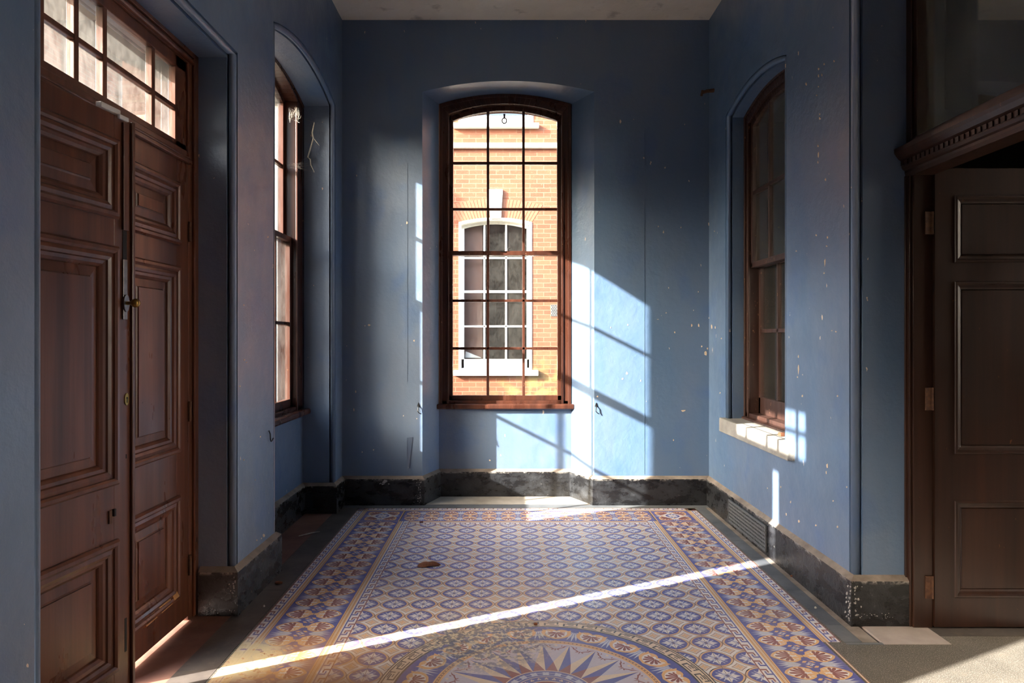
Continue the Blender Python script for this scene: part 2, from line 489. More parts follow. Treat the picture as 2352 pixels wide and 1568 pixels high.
# openings: windows reach the floor as recesses with a panel under the sill
W_L = dict(q=.04, u=(4.09, 5.47), zs=3.295, rise=0.11, du=0.255, panel=0.84, e=0.035)
D_L = dict(q=.04, u=(2.04, 3.47), zs=2.86, rise=0.0, du=0.20, e=0.03)
O_L = dict(u=(0.20, 1.27), zs=2.50, rise=0.0, du=0.25, e=0.05, panel=1.30)
W_R = dict(q=.04, u=(4.19, 5.26), zs=3.135, rise=0.085, du=0.14, panel=0.70, e=0.05, flush=True)
D_R = dict(q=.045, u=(1.55, 3.345), zs=3.70, rise=0.0, du=0.27, e=0.0)
W_B = dict(u=(-0.718, 0.744), zs=3.51, rise=0.092, du=0.31, splay=(0.11, 0.166), panel=0.82, e=0.07)

wl = wall('wall_left', PLft, -3.2, YB, [O_L, D_L, W_L], 0.56, 'blue painted wall on the left with double door and arched window recess')
wr = wall('wall_right', PRgt, -3.2, YB, [D_R, W_R], 0.45, 'blue painted wall on the right with dark arched window and stone sill', brick='hall')
wb = wall('wall_back', PBck, XL, XR, [W_B], 0.62, 'blue painted far wall around the tall middle window')
m = MB()
m.face([(XL, -3.2, 0), (XR, -3.2, 0), (XR, -3.2, ZC), (XL, -3.2, ZC)], M['paint'])
tag(m.build('wall_front'), 'blue painted wall behind the viewpoint', 'wall', kind='structure')
m = MB()
m.box(XL - .6, XR + .6, -3.3, YB + .6, ZC, ZC + .15, M['ceil'])
tag(m.build('ceiling'), 'stained off-white plaster ceiling over the blue lobby', 'ceiling', kind='structure')

# dark hall beyond the right-hand wall
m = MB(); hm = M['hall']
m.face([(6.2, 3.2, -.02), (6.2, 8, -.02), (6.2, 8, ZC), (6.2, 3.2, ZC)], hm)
m.face([(6.2, 1.9, -.02), (6.2, 3.2, -.02), (6.2, 3.2, .8), (6.2, 1.9, .8)], hm)  # opening above is an unseen window added to light the left wall
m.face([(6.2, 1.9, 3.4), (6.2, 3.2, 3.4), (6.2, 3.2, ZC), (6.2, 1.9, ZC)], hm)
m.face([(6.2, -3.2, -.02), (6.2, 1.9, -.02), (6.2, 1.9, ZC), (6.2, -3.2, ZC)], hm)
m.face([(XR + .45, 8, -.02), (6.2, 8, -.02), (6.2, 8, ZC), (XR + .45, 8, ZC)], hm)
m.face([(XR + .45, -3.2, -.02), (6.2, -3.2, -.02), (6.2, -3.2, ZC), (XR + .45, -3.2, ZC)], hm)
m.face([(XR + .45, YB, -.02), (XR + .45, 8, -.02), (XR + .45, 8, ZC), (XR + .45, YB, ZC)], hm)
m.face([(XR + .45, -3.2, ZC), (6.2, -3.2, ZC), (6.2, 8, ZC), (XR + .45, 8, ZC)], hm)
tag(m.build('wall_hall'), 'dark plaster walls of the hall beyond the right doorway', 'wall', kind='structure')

# beads on the recess edges
def bead(wallobj, P, u0, u1, zs, rise, r, zb=0.22, sides=(1, 1), dd=-0.001):
    o = outline(u0, u1, zb, zs, rise, 24)
    pts = o if sides == (1, 1) else (o[len(o) // 2:] if sides == (0, 1) else o[:len(o) // 2])
    if sides == (2, 1): pts = o[1:]
    b = MB()
    b.tube([P(u, dd, z) for u, z in pts], r, M['paint'], 12)
    # quirk beside the bead
    b.build('bead_moulding', wallobj, smooth=True)
bead(wl, PLft, 4.09 - .021, 5.47 + .021, 3.295 + .0126, 0.11 + .0084, 0.0185, dd=.0175)
bead(wl, PLft, 2.04 - .021, 3.47 + .021, 2.86 + .021, 0.0, 0.0185, dd=.0175)
bead(wr, PRgt, 4.19 - .021, 5.26 + .021, 3.135 + .0126, 0.085 + .0084, 0.0185, zb=0.79, dd=.0175)
bead(wr, PRgt, 1.55 - .0235, 3.345 + .0235, 3.70 + .0235, 0.0, 0.0208, dd=.0198)

# ------------------------------------------------------------------ baseboards
def baseboard(name, path, label, t=0.028, h=0.222, top=0.245):
    """path: plan polyline with the room on its left-hand side"""
    n = len(path)
    off = []
    for i in range(n):
        p = Vector(path[i]).to_2d()
        nn = []
        if i > 0:
            d = (p - Vector(path[i - 1])).normalized(); nn.append(Vector((-d.y, d.x)))
        if i < n - 1:
            d = (Vector(path[i + 1]) - p).normalized(); nn.append(Vector((-d.y, d.x)))
        if len(nn) == 1:
            off.append(p + nn[0] * t)
        else:
            b = (nn[0] + nn[1]).normalized()
            off.append(p + b * t / max(b.dot(nn[0]), 0.3))
    m = MB(); rnd = random.Random(len(name))
    for i in range(n - 1):
        a, b, oa, ob = Vector(path[i]), Vector(path[i + 1]), off[i], off[i + 1]
        L = (b - a).length; k = max(1, int(L / 0.12))
        for j in range(k):
            f0, f1 = j / k, (j + 1) / k
            q0, q1 = oa.lerp(ob, f0), oa.lerp(ob, f1)
            w0, w1 = a.lerp(b, f0), a.lerp(b, f1)
            m.face([(q0.x, q0.y, 0), (q1.x, q1.y, 0), (q1.x, q1.y, h), (q0.x, q0.y, h)], M['black'])
            m.face([(q0.x, q0.y, h), (q1.x, q1.y, h), (w1.x, w1.y, top), (w0.x, w0.y, top)], M['dust'])
    for e in (0, n - 1):
        a, o = path[e], off[e]
        m.face([(a[0], a[1], 0), (o[0], o[1], 0), (o[0], o[1], h), (a[0], a[1], top)], M['black'])
    return tag(m.build(name), label, 'skirting', kind='structure')
xl2, xr2 = XL - .255, XR + .27
bL = baseboard('baseboard_left', [(XL, YB), (XL, 5.47), (XL - .255, 5.47), (XL - .255, 4.09), (XL, 4.09), (XL, 3.47), (XL - .175, 3.47)],
          'black painted plinth along the left wall and its window recess')
bR = baseboard('baseboard_right', [(XR + .265, 3.345), (XR, 3.345), (XR, YB)], 'scuffed black plinth under the dark window on the right wall')
bB = baseboard('baseboard_back', [(XR, YB), (.744, YB), (.578, YB + .31), (-.608, YB + .31), (-.718, YB), (XL, YB)],
          'black painted plinth with chipped edges along the far wall')

# ------------------------------------------------------------------ sash windows
def window(name, P, u0, u1, zb, zs, rise, fw, st, cols, zmeet, up, low, zg, d_up, d_lo, wood, glass, label, bar=0.024, depth=0.15, cat='window', kind='structure', fh=None, sh=None, fw1=None):
    fw1 = fw if fw1 is None else fw1
    fh = fw if fh is None else fh; sh = st if sh is None else sh
    r = root(name, P((u0 + u1) / 2, 0, zb), label, cat, kind=kind)
    W = M[wood]
    # box frame with beads
    f = MB()
    o = outline(u0, u1, zb, zs, rise); i = outline(u0 + fw, u1 - fw1, zb, zs - fh, rise)
    f.ring(o, i, 0.0, depth, P, W)
    f.box(u0, u1, 0.0, depth, zb, zb + .03, W, P)
    o2 = outline(u0 + .002, u1 - .002, zb, zs - .002, rise); i2 = outline(u0 + .03, u1 - .03, zb, zs - .03, rise)
    f.ring(o2, i2, -0.014, 0.0, P, W)
    o3 = outline(u0 + fw - .016, u1 - fw1 + .016, zb, zs - fh + .016, rise); i3 = outline(u0 + fw + .004, u1 - fw1 - .004, zb, zs - fh - .004, rise)
    f.ring(o3, i3, -0.009, 0.006, P, W)
    f.build('frame', r, bevel=.003)
    a, b = u0 + fw, u1 - fw1
    # upper sash
    s = MB()
    oo = outline(a, b, zmeet - .015, zs - fh, rise); ii = outline(a + st, b - st, zmeet - .015, zs - fh - sh, rise)
    s.ring(oo, ii, d_up, d_up + .042, P, W)
    s.box(a, b, d_up, d_up + .042, zmeet - .022, zmeet + .02, W, P)
    for c in cols:
        zt = arch_z(c, a + st, b - st, zs - fh - sh, rise)
        s.box(c - bar / 2, c + bar / 2, d_up + .006, d_up + .036, zmeet, zt + .01, W, P)
    for z in up:
        s.box(a + st - .005, b - st + .005, d_up + .006, d_up + .036, z - bar / 2, z + bar / 2, W, P)
    us = s.build('upper_sash', r, bevel=.003)
    g = MB()
    gl = outline(a + st - .01, b - st + .01, zmeet, zs - fh - sh + .01, rise)
    g.prism(gl, lambda u, z: P(u, d_up + .020, z), lambda u, z: P(u, d_up + .023, z), M[glass])
    g.build('glass', us)
    # lower sash
    s = MB()
    zl = zb + .03
    oo = outline(a, b, zl, zmeet + .018, 0, 1); ii = outline(a + st, b - st, zl, zmeet + .018 - .04, 0, 1)
    s.ring(oo, ii, d_lo, d_lo + .042, P, W)
    s.box(a, b, d_lo, d_lo + .042, zl, zg, W, P)
    for c in cols:
        s.box(c - bar / 2, c + bar / 2, d_lo + .006, d_lo + .036, zg, zmeet - .02, W, P)
    for z in low:
        s.box(a + st - .005, b - st + .005, d_lo + .006, d_lo + .036, z - bar / 2, z + bar / 2, W, P)
    ls = s.build('lower_sash', r, bevel=.003)
    g = MB()
    g.box(a + st - .01, b - st + .01, d_lo + .020, d_lo + .023, zg - .01, zmeet - .01, M[glass], P)
    g.build('glass', ls)
    return r

PW1 = lambda u, d, z: (u, YB + .31 + d, z)
PW2 = lambda u, d, z: (XL - .255 - d, u, z)
PW3 = lambda u, d, z: (XR + .14 + d, u, z)
w1 = window('window_1', PW1, -.608, .578, .825, 3.51, .092, .085, .036, [-.171, .152], 2.183, [3.006, 2.587], [1.753, 1.322], .899, .078, .030, 'woodr', 'glass',
            'tall arched sash window of small panes in the middle of the far wall')
s = MB(); s.box(-.626, .606, -.05, .02, .782, .828, M['woodr'], PW1); s.build('sill', w1, bevel=.012)
s = MB()
s.box(-.031, -.013, .060, .078, 3.405, 3.445, M['blackiron'], PW1)
s.tube([PW1(-.022 + .021 * math.cos(t * PI / 9), .068, 3.385 + .024 * math.sin(t * PI / 9)) for t in range(19)], .0055, M['blackiron'], 8, False)
s.build('pull_ring', w1)
s = MB(); s.box(-.06, -.02, .018, .05, 2.195, 2.205, M['blackiron'], PW1); s.tube([PW1(.01, .03, 2.2), PW1(.012, .03, 2.222), PW1(.03, .028, 2.228)], .006, M['blackiron'])
s.build('sash_fastener', w1)

w2 = window('window_2', PW2, 4.09, 5.50, .845, 3.31, .11, .130, .045, [4.56, 4.965], 2.19, [2.76], [1.53], .94, .088, .036, 'woodr', 'glass',
            'arched sash window seen at a slant in the left wall recess', fh=.032, sh=.03, fw1=.190)
s = MB(); s.box(4.10, 5.49, -.065, .02, .802, .848, M['woodr'], PW2); s.build('sill', w2, bevel=.014)
s = MB()
o = outline(4.16, 5.44, .86, 3.29, .11); i = outline(4.19, 5.33, .86, 3.27, .11)
s.ring(o, i, .135, .26, PW2, M['white']); s.build('outer_lining', w2, bevel=.004)

w3 = window('window_3', PW3, 4.15, 5.27, .81, 3.15, .085, .085, .036, [4.845, 4.555], 1.975, [2.523], [1.47], .965, .015, .075, 'woodw', 'cleanglass',
            'dark arched sash window over a stone sill in the right wall', bar=.028)
s = MB()
s.hexa([PW3(4.15, -.03, .79), PW3(5.27, -.03, .79), PW3(5.27, .13, .79), PW3(4.15, .13, .79)],
       [PW3(4.15, -.03, .805), PW3(5.27, -.03, .805), PW3(5.27, .13, .835), PW3(4.15, .13, .835)], M['woodw'])
s.build('wooden_sill', w3, bevel=.004)
s = MB()
s.box(XR - .045, XR + .02, 4.03, 5.325, .682, .79, M['sill'])
s.box(XR + .0, XR + .145, 4.152, 5.268, .70, .79, M['sill'])
s.build('stone_sill', w3, bevel=.006)

# ------------------------------------------------------------------ doors
def rect_loop(Pm, s0, s1, z0, z1, dist, t):
    return [Pm(s0 + dist, t, z0 + dist), Pm(s1 - dist, t, z0 + dist), Pm(s1 - dist, t, z1 - dist), Pm(s0 + dist, t, z1 - dist)]
BOLECTION = [(-.014, 0), (-.014, .010), (-.006, .019), (.006, .020), (.014, .014), (.016, .008), (.030, .012), (.042, .007), (.046, .000), (.058, -.002), (.068, -.010), (.072, -.016)]
FLATMOULD = [(-.004, 0), (0, .005), (.008, .006), (.014, -.003), (.026, -.006), (.034, -.012), (.038, -.016)]
def leaf(parent, Pm, w, z0, z1, cols, rows, wood, prof, margin, field=-.004, edge=.002):
    """door leaf: slab with stiles and rails, mouldings and raised panels; t=0 is the face"""
    W = M[wood]
    b = MB()
    b.box(0, w, -.036, -.018, z0, z1, W, Pm)
    ss = [0] + [x for c in cols for x in c] + [w]
    for k in range(0, len(ss), 2):
        b.box(ss[k], ss[k + 1], -.047, 0, z0, z1, W, Pm)
    zz = [z0] + [x for c in rows for x in c] + [z1]
    for (c0, c1) in cols:
        for k in range(0, len(zz), 2):
            b.box(c0, c1, -.047, 0, zz[k], zz[k + 1], W, Pm)
    lf = b.build('door_leaf', parent, bevel=edge)
    for (c0, c1) in cols:
        for (r0, r1) in rows:
            mm = MB()
            for (d0, t0), (d1, t1) in zip(prof, prof[1:]):
                A = rect_loop(Pm, c0, c1, r0, r1, d0, t0); B = rect_loop(Pm, c0, c1, r0, r1, d1, t1)
                for q in range(4):
                    mm.face([A[q], A[(q + 1) % 4], B[(q + 1) % 4], B[q]], W)
            mm.build('panel_moulding', lf)
            p = MB(); d = prof[-1][0]
            loops = [(d - .004, -.018), (d + margin * .85, -.014), (d + margin, -.010), (d + margin, field)]
            for (d0, t0), (d1, t1) in zip(loops, loops[1:]):
                A = rect_loop(Pm, c0, c1, r0, r1, d0, t0); B = rect_loop(Pm, c0, c1, r0, r1, d1, t1)
                for q in range(4):
                    p.face([A[q], A[(q + 1) % 4], B[(q + 1) % 4], B[q]], W)
            p.face(rect_loop(Pm, c0, c1, r0, r1, d + margin, field), W)
            p.build('panel', lf)
    return lf

ROWS = [(.165, .640), (.875, 1.752), (1.885, 2.160)]
d1 = root('door_1', (-1.60, 2.74, 0), 'brown panelled double door with glazed fanlight, one leaf ajar, in the left wall', 'door', kind='structure')
ca, sa = math.cos(math.radians(6.5)), math.sin(math.radians(6.5))
PA = lambda s, t, z: (-1.553 + s * sa + t * ca, 2.0 + s * ca - t * sa, z)     # ajar leaf
PB = lambda s, t, z: (-1.600 + t, 3.39 - s, z)                                 # closed leaf
la = leaf(d1, PA, .670, .012, 2.266, [(.107, .563)], ROWS, 'wood', BOLECTION, .040)
lb = leaf(d1, PB, .672, .022, 2.288, [(.118, .560)], ROWS, 'wood', BOLECTION, .040)
# meeting bead, bolt, knob, keyhole on the ajar leaf
m = MB(); m.box(.652, .670, 0, .012, .012, 2.266, M['wood'], PA); m.build('meeting_bead', la, bevel=.004)
m = MB(); m.box(.604, .634, 0, .010, 1.835, 2.25, M['wood'], PA); m.build('bolt_cover', la, bevel=.002)
m = MB(); m.box(.610, .632, 0, .002, 1.722, 1.834, M['shadow'], PA); m.build('bolt_slot', la)  # flat dark strip drawn for the shade in the slot
m = MB(); m.box(.606, .630, 0, .007, 1.490, 1.722, M['steel'], PA)
m.prism([(.618 + .016 * math.cos(a * PI / 10), 1.553 + .034 * math.sin(a * PI / 10)) for a in range(20)], lambda a, z: PA(a, .005, z), lambda a, z: PA(a, .013, z), M['steel'])
m.build('bolt_plate', la, bevel=.0015)
m = MB()
m.lathe([(.007, .01), (.007, .030), (.012, .036), (.0165, .044), (.017, .052), (.0135, .060), (.006, .063)], lambda x, y, h: PA(.618 + x, h, 1.553 + y), M['brass'])
m.build('knob', la, smooth=True)
m = MB()
m.prism([(.632 + .012 * math.cos(a * PI / 10), 1.180 + .024 * math.sin(a * PI / 10)) for a in range(20)], lambda a, z: PA(a, 0, z), lambda a, z: PA(a, .003, z), M['brass'])
m.lathe([(.004, .003), (.004, .0038)], lambda x, y, h: PA(.632 + x, h, 1.185 + y), M['shadow'], 10)
m.box(.6305, .6335, .003, .0038, 1.166, 1.184, M['shadow'], PA)
m.build('keyhole_plate', la)
m = MB(); m.box(.628, .634, -.001, .0008, .950, .966, M['shadow'], PA); m.build('old_keyhole', la)
m = MB(); m.box(.530, .545, 0, .006, .722, .770, M['rust'], PA); m.box(.552, .562, 0, .010, .745, .772, M['shadow'], PA); m.build('latch_stub', la)
m = MB(); m.box(.622, .634, -.001, .0008, .20, .33, M['shadow'], PA); m.build('lower_bolt_slot', la)
# split timber at the foot of the closed leaf's bottom panel
m = MB()
for a0, a1, zA in ((.135, .18, .19), (.20, .30, .178), (.34, .43, .172)):
    m.hexa([PB(a0, .004, zA - .022), PB(a1, .004, zA - .028), PB(a1, .021, zA - .020), PB(a0, .021, zA - .016)],
           [PB(a0, .003, zA + .014), PB(a1, .003, zA + .010), PB(a1, .009, zA + .006), PB(a0, .009, zA + .010)], M['raw'])
m.build('broken_moulding', lb)['label'] = 'splintered bare wood where the moulding has broken away'
for z in (.28, 1.05, 1.95):
    h = MB(); h.tube([PB(.004, .010, z - .05), PB(.004, .010, z + .05)], .008, M['rust'], 8); h.build('hinge', lb)
# frame, transom and fanlight
PD = lambda u, d, z: (-1.60 - d, u, z)
f = MB(); W = M['wood']
f.box(3.392, 3.485, 0, .14, 0, 2.875, W, PD); f.box(2.0, 2.05, .02, .14, 0, 2.875, W, PD)
f.box(2.0, 3.485, 0, .14, 2.80, 2.875, W, PD)
f.box(3.43, 3.485, -.014, 0, 0, 2.875, W, PD); f.box(2.0, 3.485, -.014, 0, 2.84, 2.875, W, PD)
f.tube([PD(2.0, -.006, 2.815), PD(3.43, -.006, 2.815)], .014, W, 10)
f.build('door_frame', d1, bevel=.004)
f = MB()
f.box(2.0, 3.392, -.004, .12, 2.292, 2.352, W, PD)
f.box(2.0, 3.392, -.022, 0, 2.286, 2.306, W, PD)
f.box(2.0, 3.392, -.014, 0, 2.310, 2.322, W, PD)
f.build('transom_bar', d1, bevel=.004)
f = MB()
f.box(2.05, 3.392, .012, .05, 2.352, 2.386, W, PD); f.box(2.05, 3.392, .012, .05, 2.745, 2.80, W, PD)
f.box(3.285, 3.392, .012, .05, 2.352, 2.80, W, PD); f.box(2.05, 2.09, .012, .05, 2.352, 2.80, W, PD)
for c in (2.165, 2.342, 2.533, 2.713, 3.085):
    f.box(c - .014, c + .014, .014, .046, 2.365, 2.75, W, PD)
f.box(2.08, 3.29, .016, .044, 2.533, 2.556, W, PD)
fl = f.build('fanlight_sash', d1, bevel=.003)
g = MB(); g.box(2.08, 3.30, .029, .033, 2.36, 2.76, M['dustglass'], PD); g.build('glass', fl)

# right-hand door, folded back into the hall
PH = lambda u, d, z: (XR + .27 + d, u, z)
d2 = root('door_2', (XR + .27, 3.3, 0), 'dark brown panelled door standing open in the right doorway under a dentil cornice', 'door', kind='structure')
f = MB(); W = M['woodd']
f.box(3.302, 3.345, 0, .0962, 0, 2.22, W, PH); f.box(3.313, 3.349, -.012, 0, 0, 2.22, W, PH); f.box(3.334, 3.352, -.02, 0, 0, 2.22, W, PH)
f.box(1.55, 1.61, 0, .09, 0, 2.22, W, PH)
f.build('door_frame', d2, bevel=.004)
# cornice with dentils
prof = [(0, 2.215), (-.012, 2.215), (-.018, 2.232), (-.018, 2.244), (-.028, 2.250), (-.034, 2.262), (-.034, 2.292), (-.048, 2.300), (-.062, 2.318), (-.070, 2.332), (-.070, 2.352), (-.04, 2.356), (0, 2.36)]
f = MB(); f.prism(prof, lambda d, z: PH(1.5, d, z), lambda d, z: PH(3.352, d, z), W)
co = f.build('cornice', d2)
f = MB(); y = 1.52
while y < 3.34:
    f.box(y, y + .018, -.0405, -.033, 2.268, 2.290, W, PH); y += .034
f.build('dentil_row', co)
f = MB(); f.box(1.55, 3.345, 0, .10, 2.215, 2.40, W, PH); f.box(1.55, 3.345, -.012, .0, 2.37, 2.395, W, PH)
f.box(3.275, 3.345, 0, .09, 2.40, 3.70, W, PH); f.box(3.30, 3.345, -.012, 0, 2.36, 3.70, W, PH); f.box(1.55, 3.345, 0, .09, 3.62, 3.70, W, PH); f.box(1.55, 1.62, 0, .09, 2.40, 3.70, W, PH)
fo = f.build('overlight_frame', d2, bevel=.004)
g = MB(); g.box(1.60, 3.29, .040, .044, 2.39, 3.65, M['cleanglass'], PH); g.build('glass', fo)
PO = lambda s, t, z: (2.087 + s, 3.290 - t, z)
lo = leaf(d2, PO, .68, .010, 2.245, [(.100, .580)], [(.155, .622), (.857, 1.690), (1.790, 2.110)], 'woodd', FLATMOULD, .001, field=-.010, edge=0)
for z in (.20, 1.12, 1.98):
    h = MB(); h.box(2.047, 2.080, 3.296, 3.303, z - .055, z + .055, M['rust'])
    h.tube([(2.081, 3.297, z - .055), (2.081, 3.297, z + .055)], .006, M['rust'], 8); h.build('hinge', lo)

# ------------------------------------------------------------------ floor
fl = MB()
def slab(x0, x1, y0, y1, mat, z=0.0, zb=-.08):
    fl.box(x0, x1, y0, y1, zb, z, M[mat])
def slabs_y(x0, x1, y0, y1, mat, step, gap=.003):
    y = y1
    while y > y0 + .01:
        slab(x0, x1, max(y - step, y0) + gap, y, mat); y -= step
fl.face([(-3, -3.2, -.07), (6.2, -3.2, -.07), (6.2, 8, -.07), (-3, 8, -.07)], M['darkslate'])
slabs_y(-1.405, -1.243, -3.2, 5.634, 'darkslate', .92)
slab(-1.99, -1.407, 4.09, 5.50, 'redstone'); slab(-1.99, -1.407, 2.0, 3.485, 'redstone', -.002); slab(-1.66, -1.407, .20, 1.27, 'redstone')
slab(-1.405, 1.72, 5.636, 5.745, 'slate'); slab(-.75, .76, 5.746, 6.06, 'lightstone', .002)
slabs_y(1.574, 1.657, 3.147, 5.634, 'slate', .46); slab(1.659, 1.73, 3.147, 5.634, 'dust')
slab(1.575, 1.747, 3.125, 3.144, 'slate'); slab(1.75, 2.06, 3.125, 3.36, 'pinkstone', .001)
slab(1.46, 2.06, -3.2, 3.122, 'terrazzo'); slab(2.062, 6.2, 2.55, 3.21, 'terrazzo'); slab(2.062, 6.2, -3.2, 2.547, 'lightstone'); slab(2.062, 6.2, 3.213, 8, 'darkslate')  # pale hall slab is out of view, made light to bounce sun
slab(-1.241, 1.574, -3.2, 5.634, 'terrazzo', -.0006)
floor = tag(fl.build('floor'), 'floor of stone slabs around a patterned tile carpet', 'floor', kind='structure')

DZ = .00012
class Inlay(MB):
    def poly(self, pts, col, lay):
        self.face([(x, y, lay * DZ) for x, y in pts], T_[col])
    def rect(self, x0, x1, y0, y1, col, lay):
        self.poly([(x0, y0), (x1, y0), (x1, y1), (x0, y1)], col, lay)
T = .1524; CX = .1648; CY = 2.681
def circ(cx, cy, r, n=28, a0=0, a1=2 * PI):
    return [(cx + r * math.cos(a0 + (a1 - a0) * k / n), cy + r * math.sin(a0 + (a1 - a0) * k / n)) for k in range(n)]
def xf(pts, fr):
    """fr = (ox, oy, ux, uy, vx, vy): local (a, b) to the floor"""
    ox, oy, ux, uy, vx, vy = fr
    return [(ox + a * ux + b * vx, oy + a * uy + b * vy) for a, b in pts]

# field of interlaced circles and stars
FX0, FX1, FY0, FY1 = CX - 6 * T, CX + 6 * T, CY - 11 * T, CY + 16.07 * T
F = Inlay()
F.rect(FX0 - .01, FX1 + .01, FY0, FY1 + .01, 'grey', 1)
def ogee(cx, cy, r, k):
    pts = []
    for q in range(40):
        a = 2 * PI * q / 40
        e = abs(math.cos(2 * a)) ** 6
        pts.append((cx + r * (1 + k * e) * math.cos(a), cy + r * (1 + k * e) * math.sin(a)))
    return pts
def astroid(cx, cy, r, n=6):
    pts = []
    for q in range(4):
        a0 = q * PI / 2
        for k in range(n):
            t = a0 + k / n * PI / 2
            c, s_ = math.cos(t), math.sin(t)
            pts.append((cx + r * math.copysign(abs(c) ** 2.3, c), cy + r * math.copysign(abs(s_) ** 2.3, s_)))
    return pts
for i in range(-6, 7):
    for j in range(-11, 17):
        x, y = CX + i * T, CY + j * T
        F.poly(ogee(x, y, .478 * T, .06), 'brown', 2)
        F.poly(ogee(x, y, .452 * T, .06), 'grey', 3)
        F.poly(ogee(x, y, .440 * T, .05), 'buff', 4)
        F.poly(ogee(x, y, .405 * T, .05), 'blue', 5)
        for q in range(4):
            c, s_ = math.cos(q * PI / 2), math.sin(q * PI / 2)
            fr = (x, y, c * T, s_ * T, -s_ * T, c * T)
            F.poly(xf([(.03, 0), (.12, -.045), (.17, -.13), (.235, -.065), (.375, 0), (.235, .065), (.17, .13), (.12, .045)], fr), 'white', 6)
            c, s_ = math.cos(q * PI / 2 + PI / 4), math.sin(q * PI / 2 + PI / 4)
            fr = (x, y, c * T, s_ * T, -s_ * T, c * T)
            F.poly(xf([(.06, -.02), (.31, -.085), (.325, -.055), (.12, .0), (.325, .055), (.31, .085), (.06, .02)], fr), 'pale', 6)
for i in range(-6, 6):
    for j in range(-11, 16):
        x, y = CX + (i + .5) * T, CY + (j + .5) * T
        F.poly(astroid(x, y, .40 * T), 'white', 2)
        F.poly(astroid(x, y, .235 * T), 'brown', 3)
        F.poly(astroid(x, y, .205 * T), 'grey', 4)
        for q in range(4):
            c, s_ = math.cos(q * PI / 2), math.sin(q * PI / 2)
            F.poly(xf([(.01, 0), (.06, -.04), (.13, 0), (.06, .04)], (x, y, c * T, s_ * T, -s_ * T, c * T)), 'buff', 5)
for i in range(-5, 6):
    F.rect(CX + i * T - .0012, CX + i * T + .0012, FY0, FY1, 'grout', 7)
for j in range(-11, 17):
    F.rect(FX0, FX1, CY + j * T - .0006, CY + j * T + .0006, 'grout', 7)
F.build('tile_field', floor)

# border bands: local frame a = outwards, b = along
def key_strip(B, fr, L, lay, two_tone=True):
    """from a=0 (inner) to a=.088 (outer): yellow lines, white, blue line, meander, red line"""
    def R(a0, a1, b0, b1, col, ly):
        B.poly(xf([(a0, b0), (a1, b0), (a1, b1), (a0, b1)], fr), col, ly)
    R(0, .032, 0, L, 'buff', lay); R(.007, .0095, 0, L, 'brown', lay + 1); R(.0225, .025, 0, L, 'brown', lay + 1)
    R(.012, .020, 0, L, 'cream', lay + 1)
    n = int(L / .012)
    for k in range(n):
        R(.0150, .0170, k * .012, k * .012 + .006, 'brown', lay + 2)
    R(.032, .038, 0, L, 'white', lay); R(.038, .045, 0, L, 'blue', lay); R(.045, .082, 0, L, 'white', lay); R(.082, .088, 0, L, 'red', lay)
    p = T / 2; w0, w1 = .045, .082; hh = w1 - w0
    for k in range(int(L / p)):
        b = k * p
        A = lambda w: w0 + w * hh
        R(A(0), A(.74), b + .08 * p, b + .24 * p, 'blue', lay + 1); R(A(.56), A(.76), b + .24 * p, b + .50 * p, 'blue', lay + 1)
        R(A(.26), A(1), b + .60 * p, b + .76 * p, 'red', lay + 1); R(A(.24), A(.44), b + .34 * p, b + .60 * p, 'red', lay + 1)
def leafshape(n=12, w=.40, L=.95, a0=.06):
    pts = []
    for k in range(n + 1):
        t = k / n
        pts.append((a0 + (L - a0) * t, w * (math.sin(PI * min(t, 1)) ** .62) * (1.12 - .42 * t)))
    return pts + [(a, -b) for a, b in reversed(pts[1:-1])]
def scaled(pts, s, c):
    return [(c[0] + (a - c[0]) * s, c[1] + (b - c[1]) * s) for a, b in pts]
def fan(B, fr, c, r0, r1, col, lay, n=7, spread=2.5, wid=.05):
    for k in range(n):
        an = spread * (k / (n - 1) - .5)
        rr = r1 * (1 - .30 * abs(k / (n - 1) - .5) * 2)
        ca_, sa_ = math.cos(an), math.sin(an)
        pts = [(r0, -.012), (rr * .7, -wid), (rr * .93, -wid * .8), (rr, 0), (rr * .93, wid * .8), (rr * .7, wid), (r0, .012)]
        B.poly(xf([(c[0] + a * ca_ - b * sa_, c[1] + a * sa_ + b * ca_) for a, b in pts], fr), col, lay + .1 * k)
LEAF = leafshape()
def half_palmette(B, ox, oy, ux, uy, lay):
    """pointed leaf of length T growing from the band's centre line along (ux, uy)"""
    fr = (ox, oy, ux * T, uy * T, -uy * T, ux * T)
    B.poly(xf(LEAF, fr), 'buff', lay)
    B.poly(xf(scaled(LEAF, .80, (.50, 0)), fr), 'white', lay + 1)
    fan(B, fr, (.36, 0), .03, .46, 'red', lay + 2, 7, 2.7, .050)
    for s_ in (-1, 1):
        B.poly(xf(circ(.25, s_ * .16, .125, 16), fr), 'buff', lay + 3)
        B.poly(xf([(.30, s_ * .10), (.36, s_ * .16), (.33, s_ * .25), (.27, s_ * .27), (.30, s_ * .22), (.325, s_ * .16)], fr), 'white', lay + 4)
        B.poly(xf(circ(.22, s_ * .17, .045, 12), fr), 'cream', lay + 4)
        # hooked tips at the stalk end
        B.poly(xf([(.02, s_ * .30), (.13, s_ * .30), (.20, s_ * .40), (.10, s_ * .42)], fr), 'buff', lay + .85)
    B.poly(xf([(.0, -.05), (.12, -.10), (.2, 0), (.12, .10), (.0, .05)], fr), 'buff', lay + 1.5)
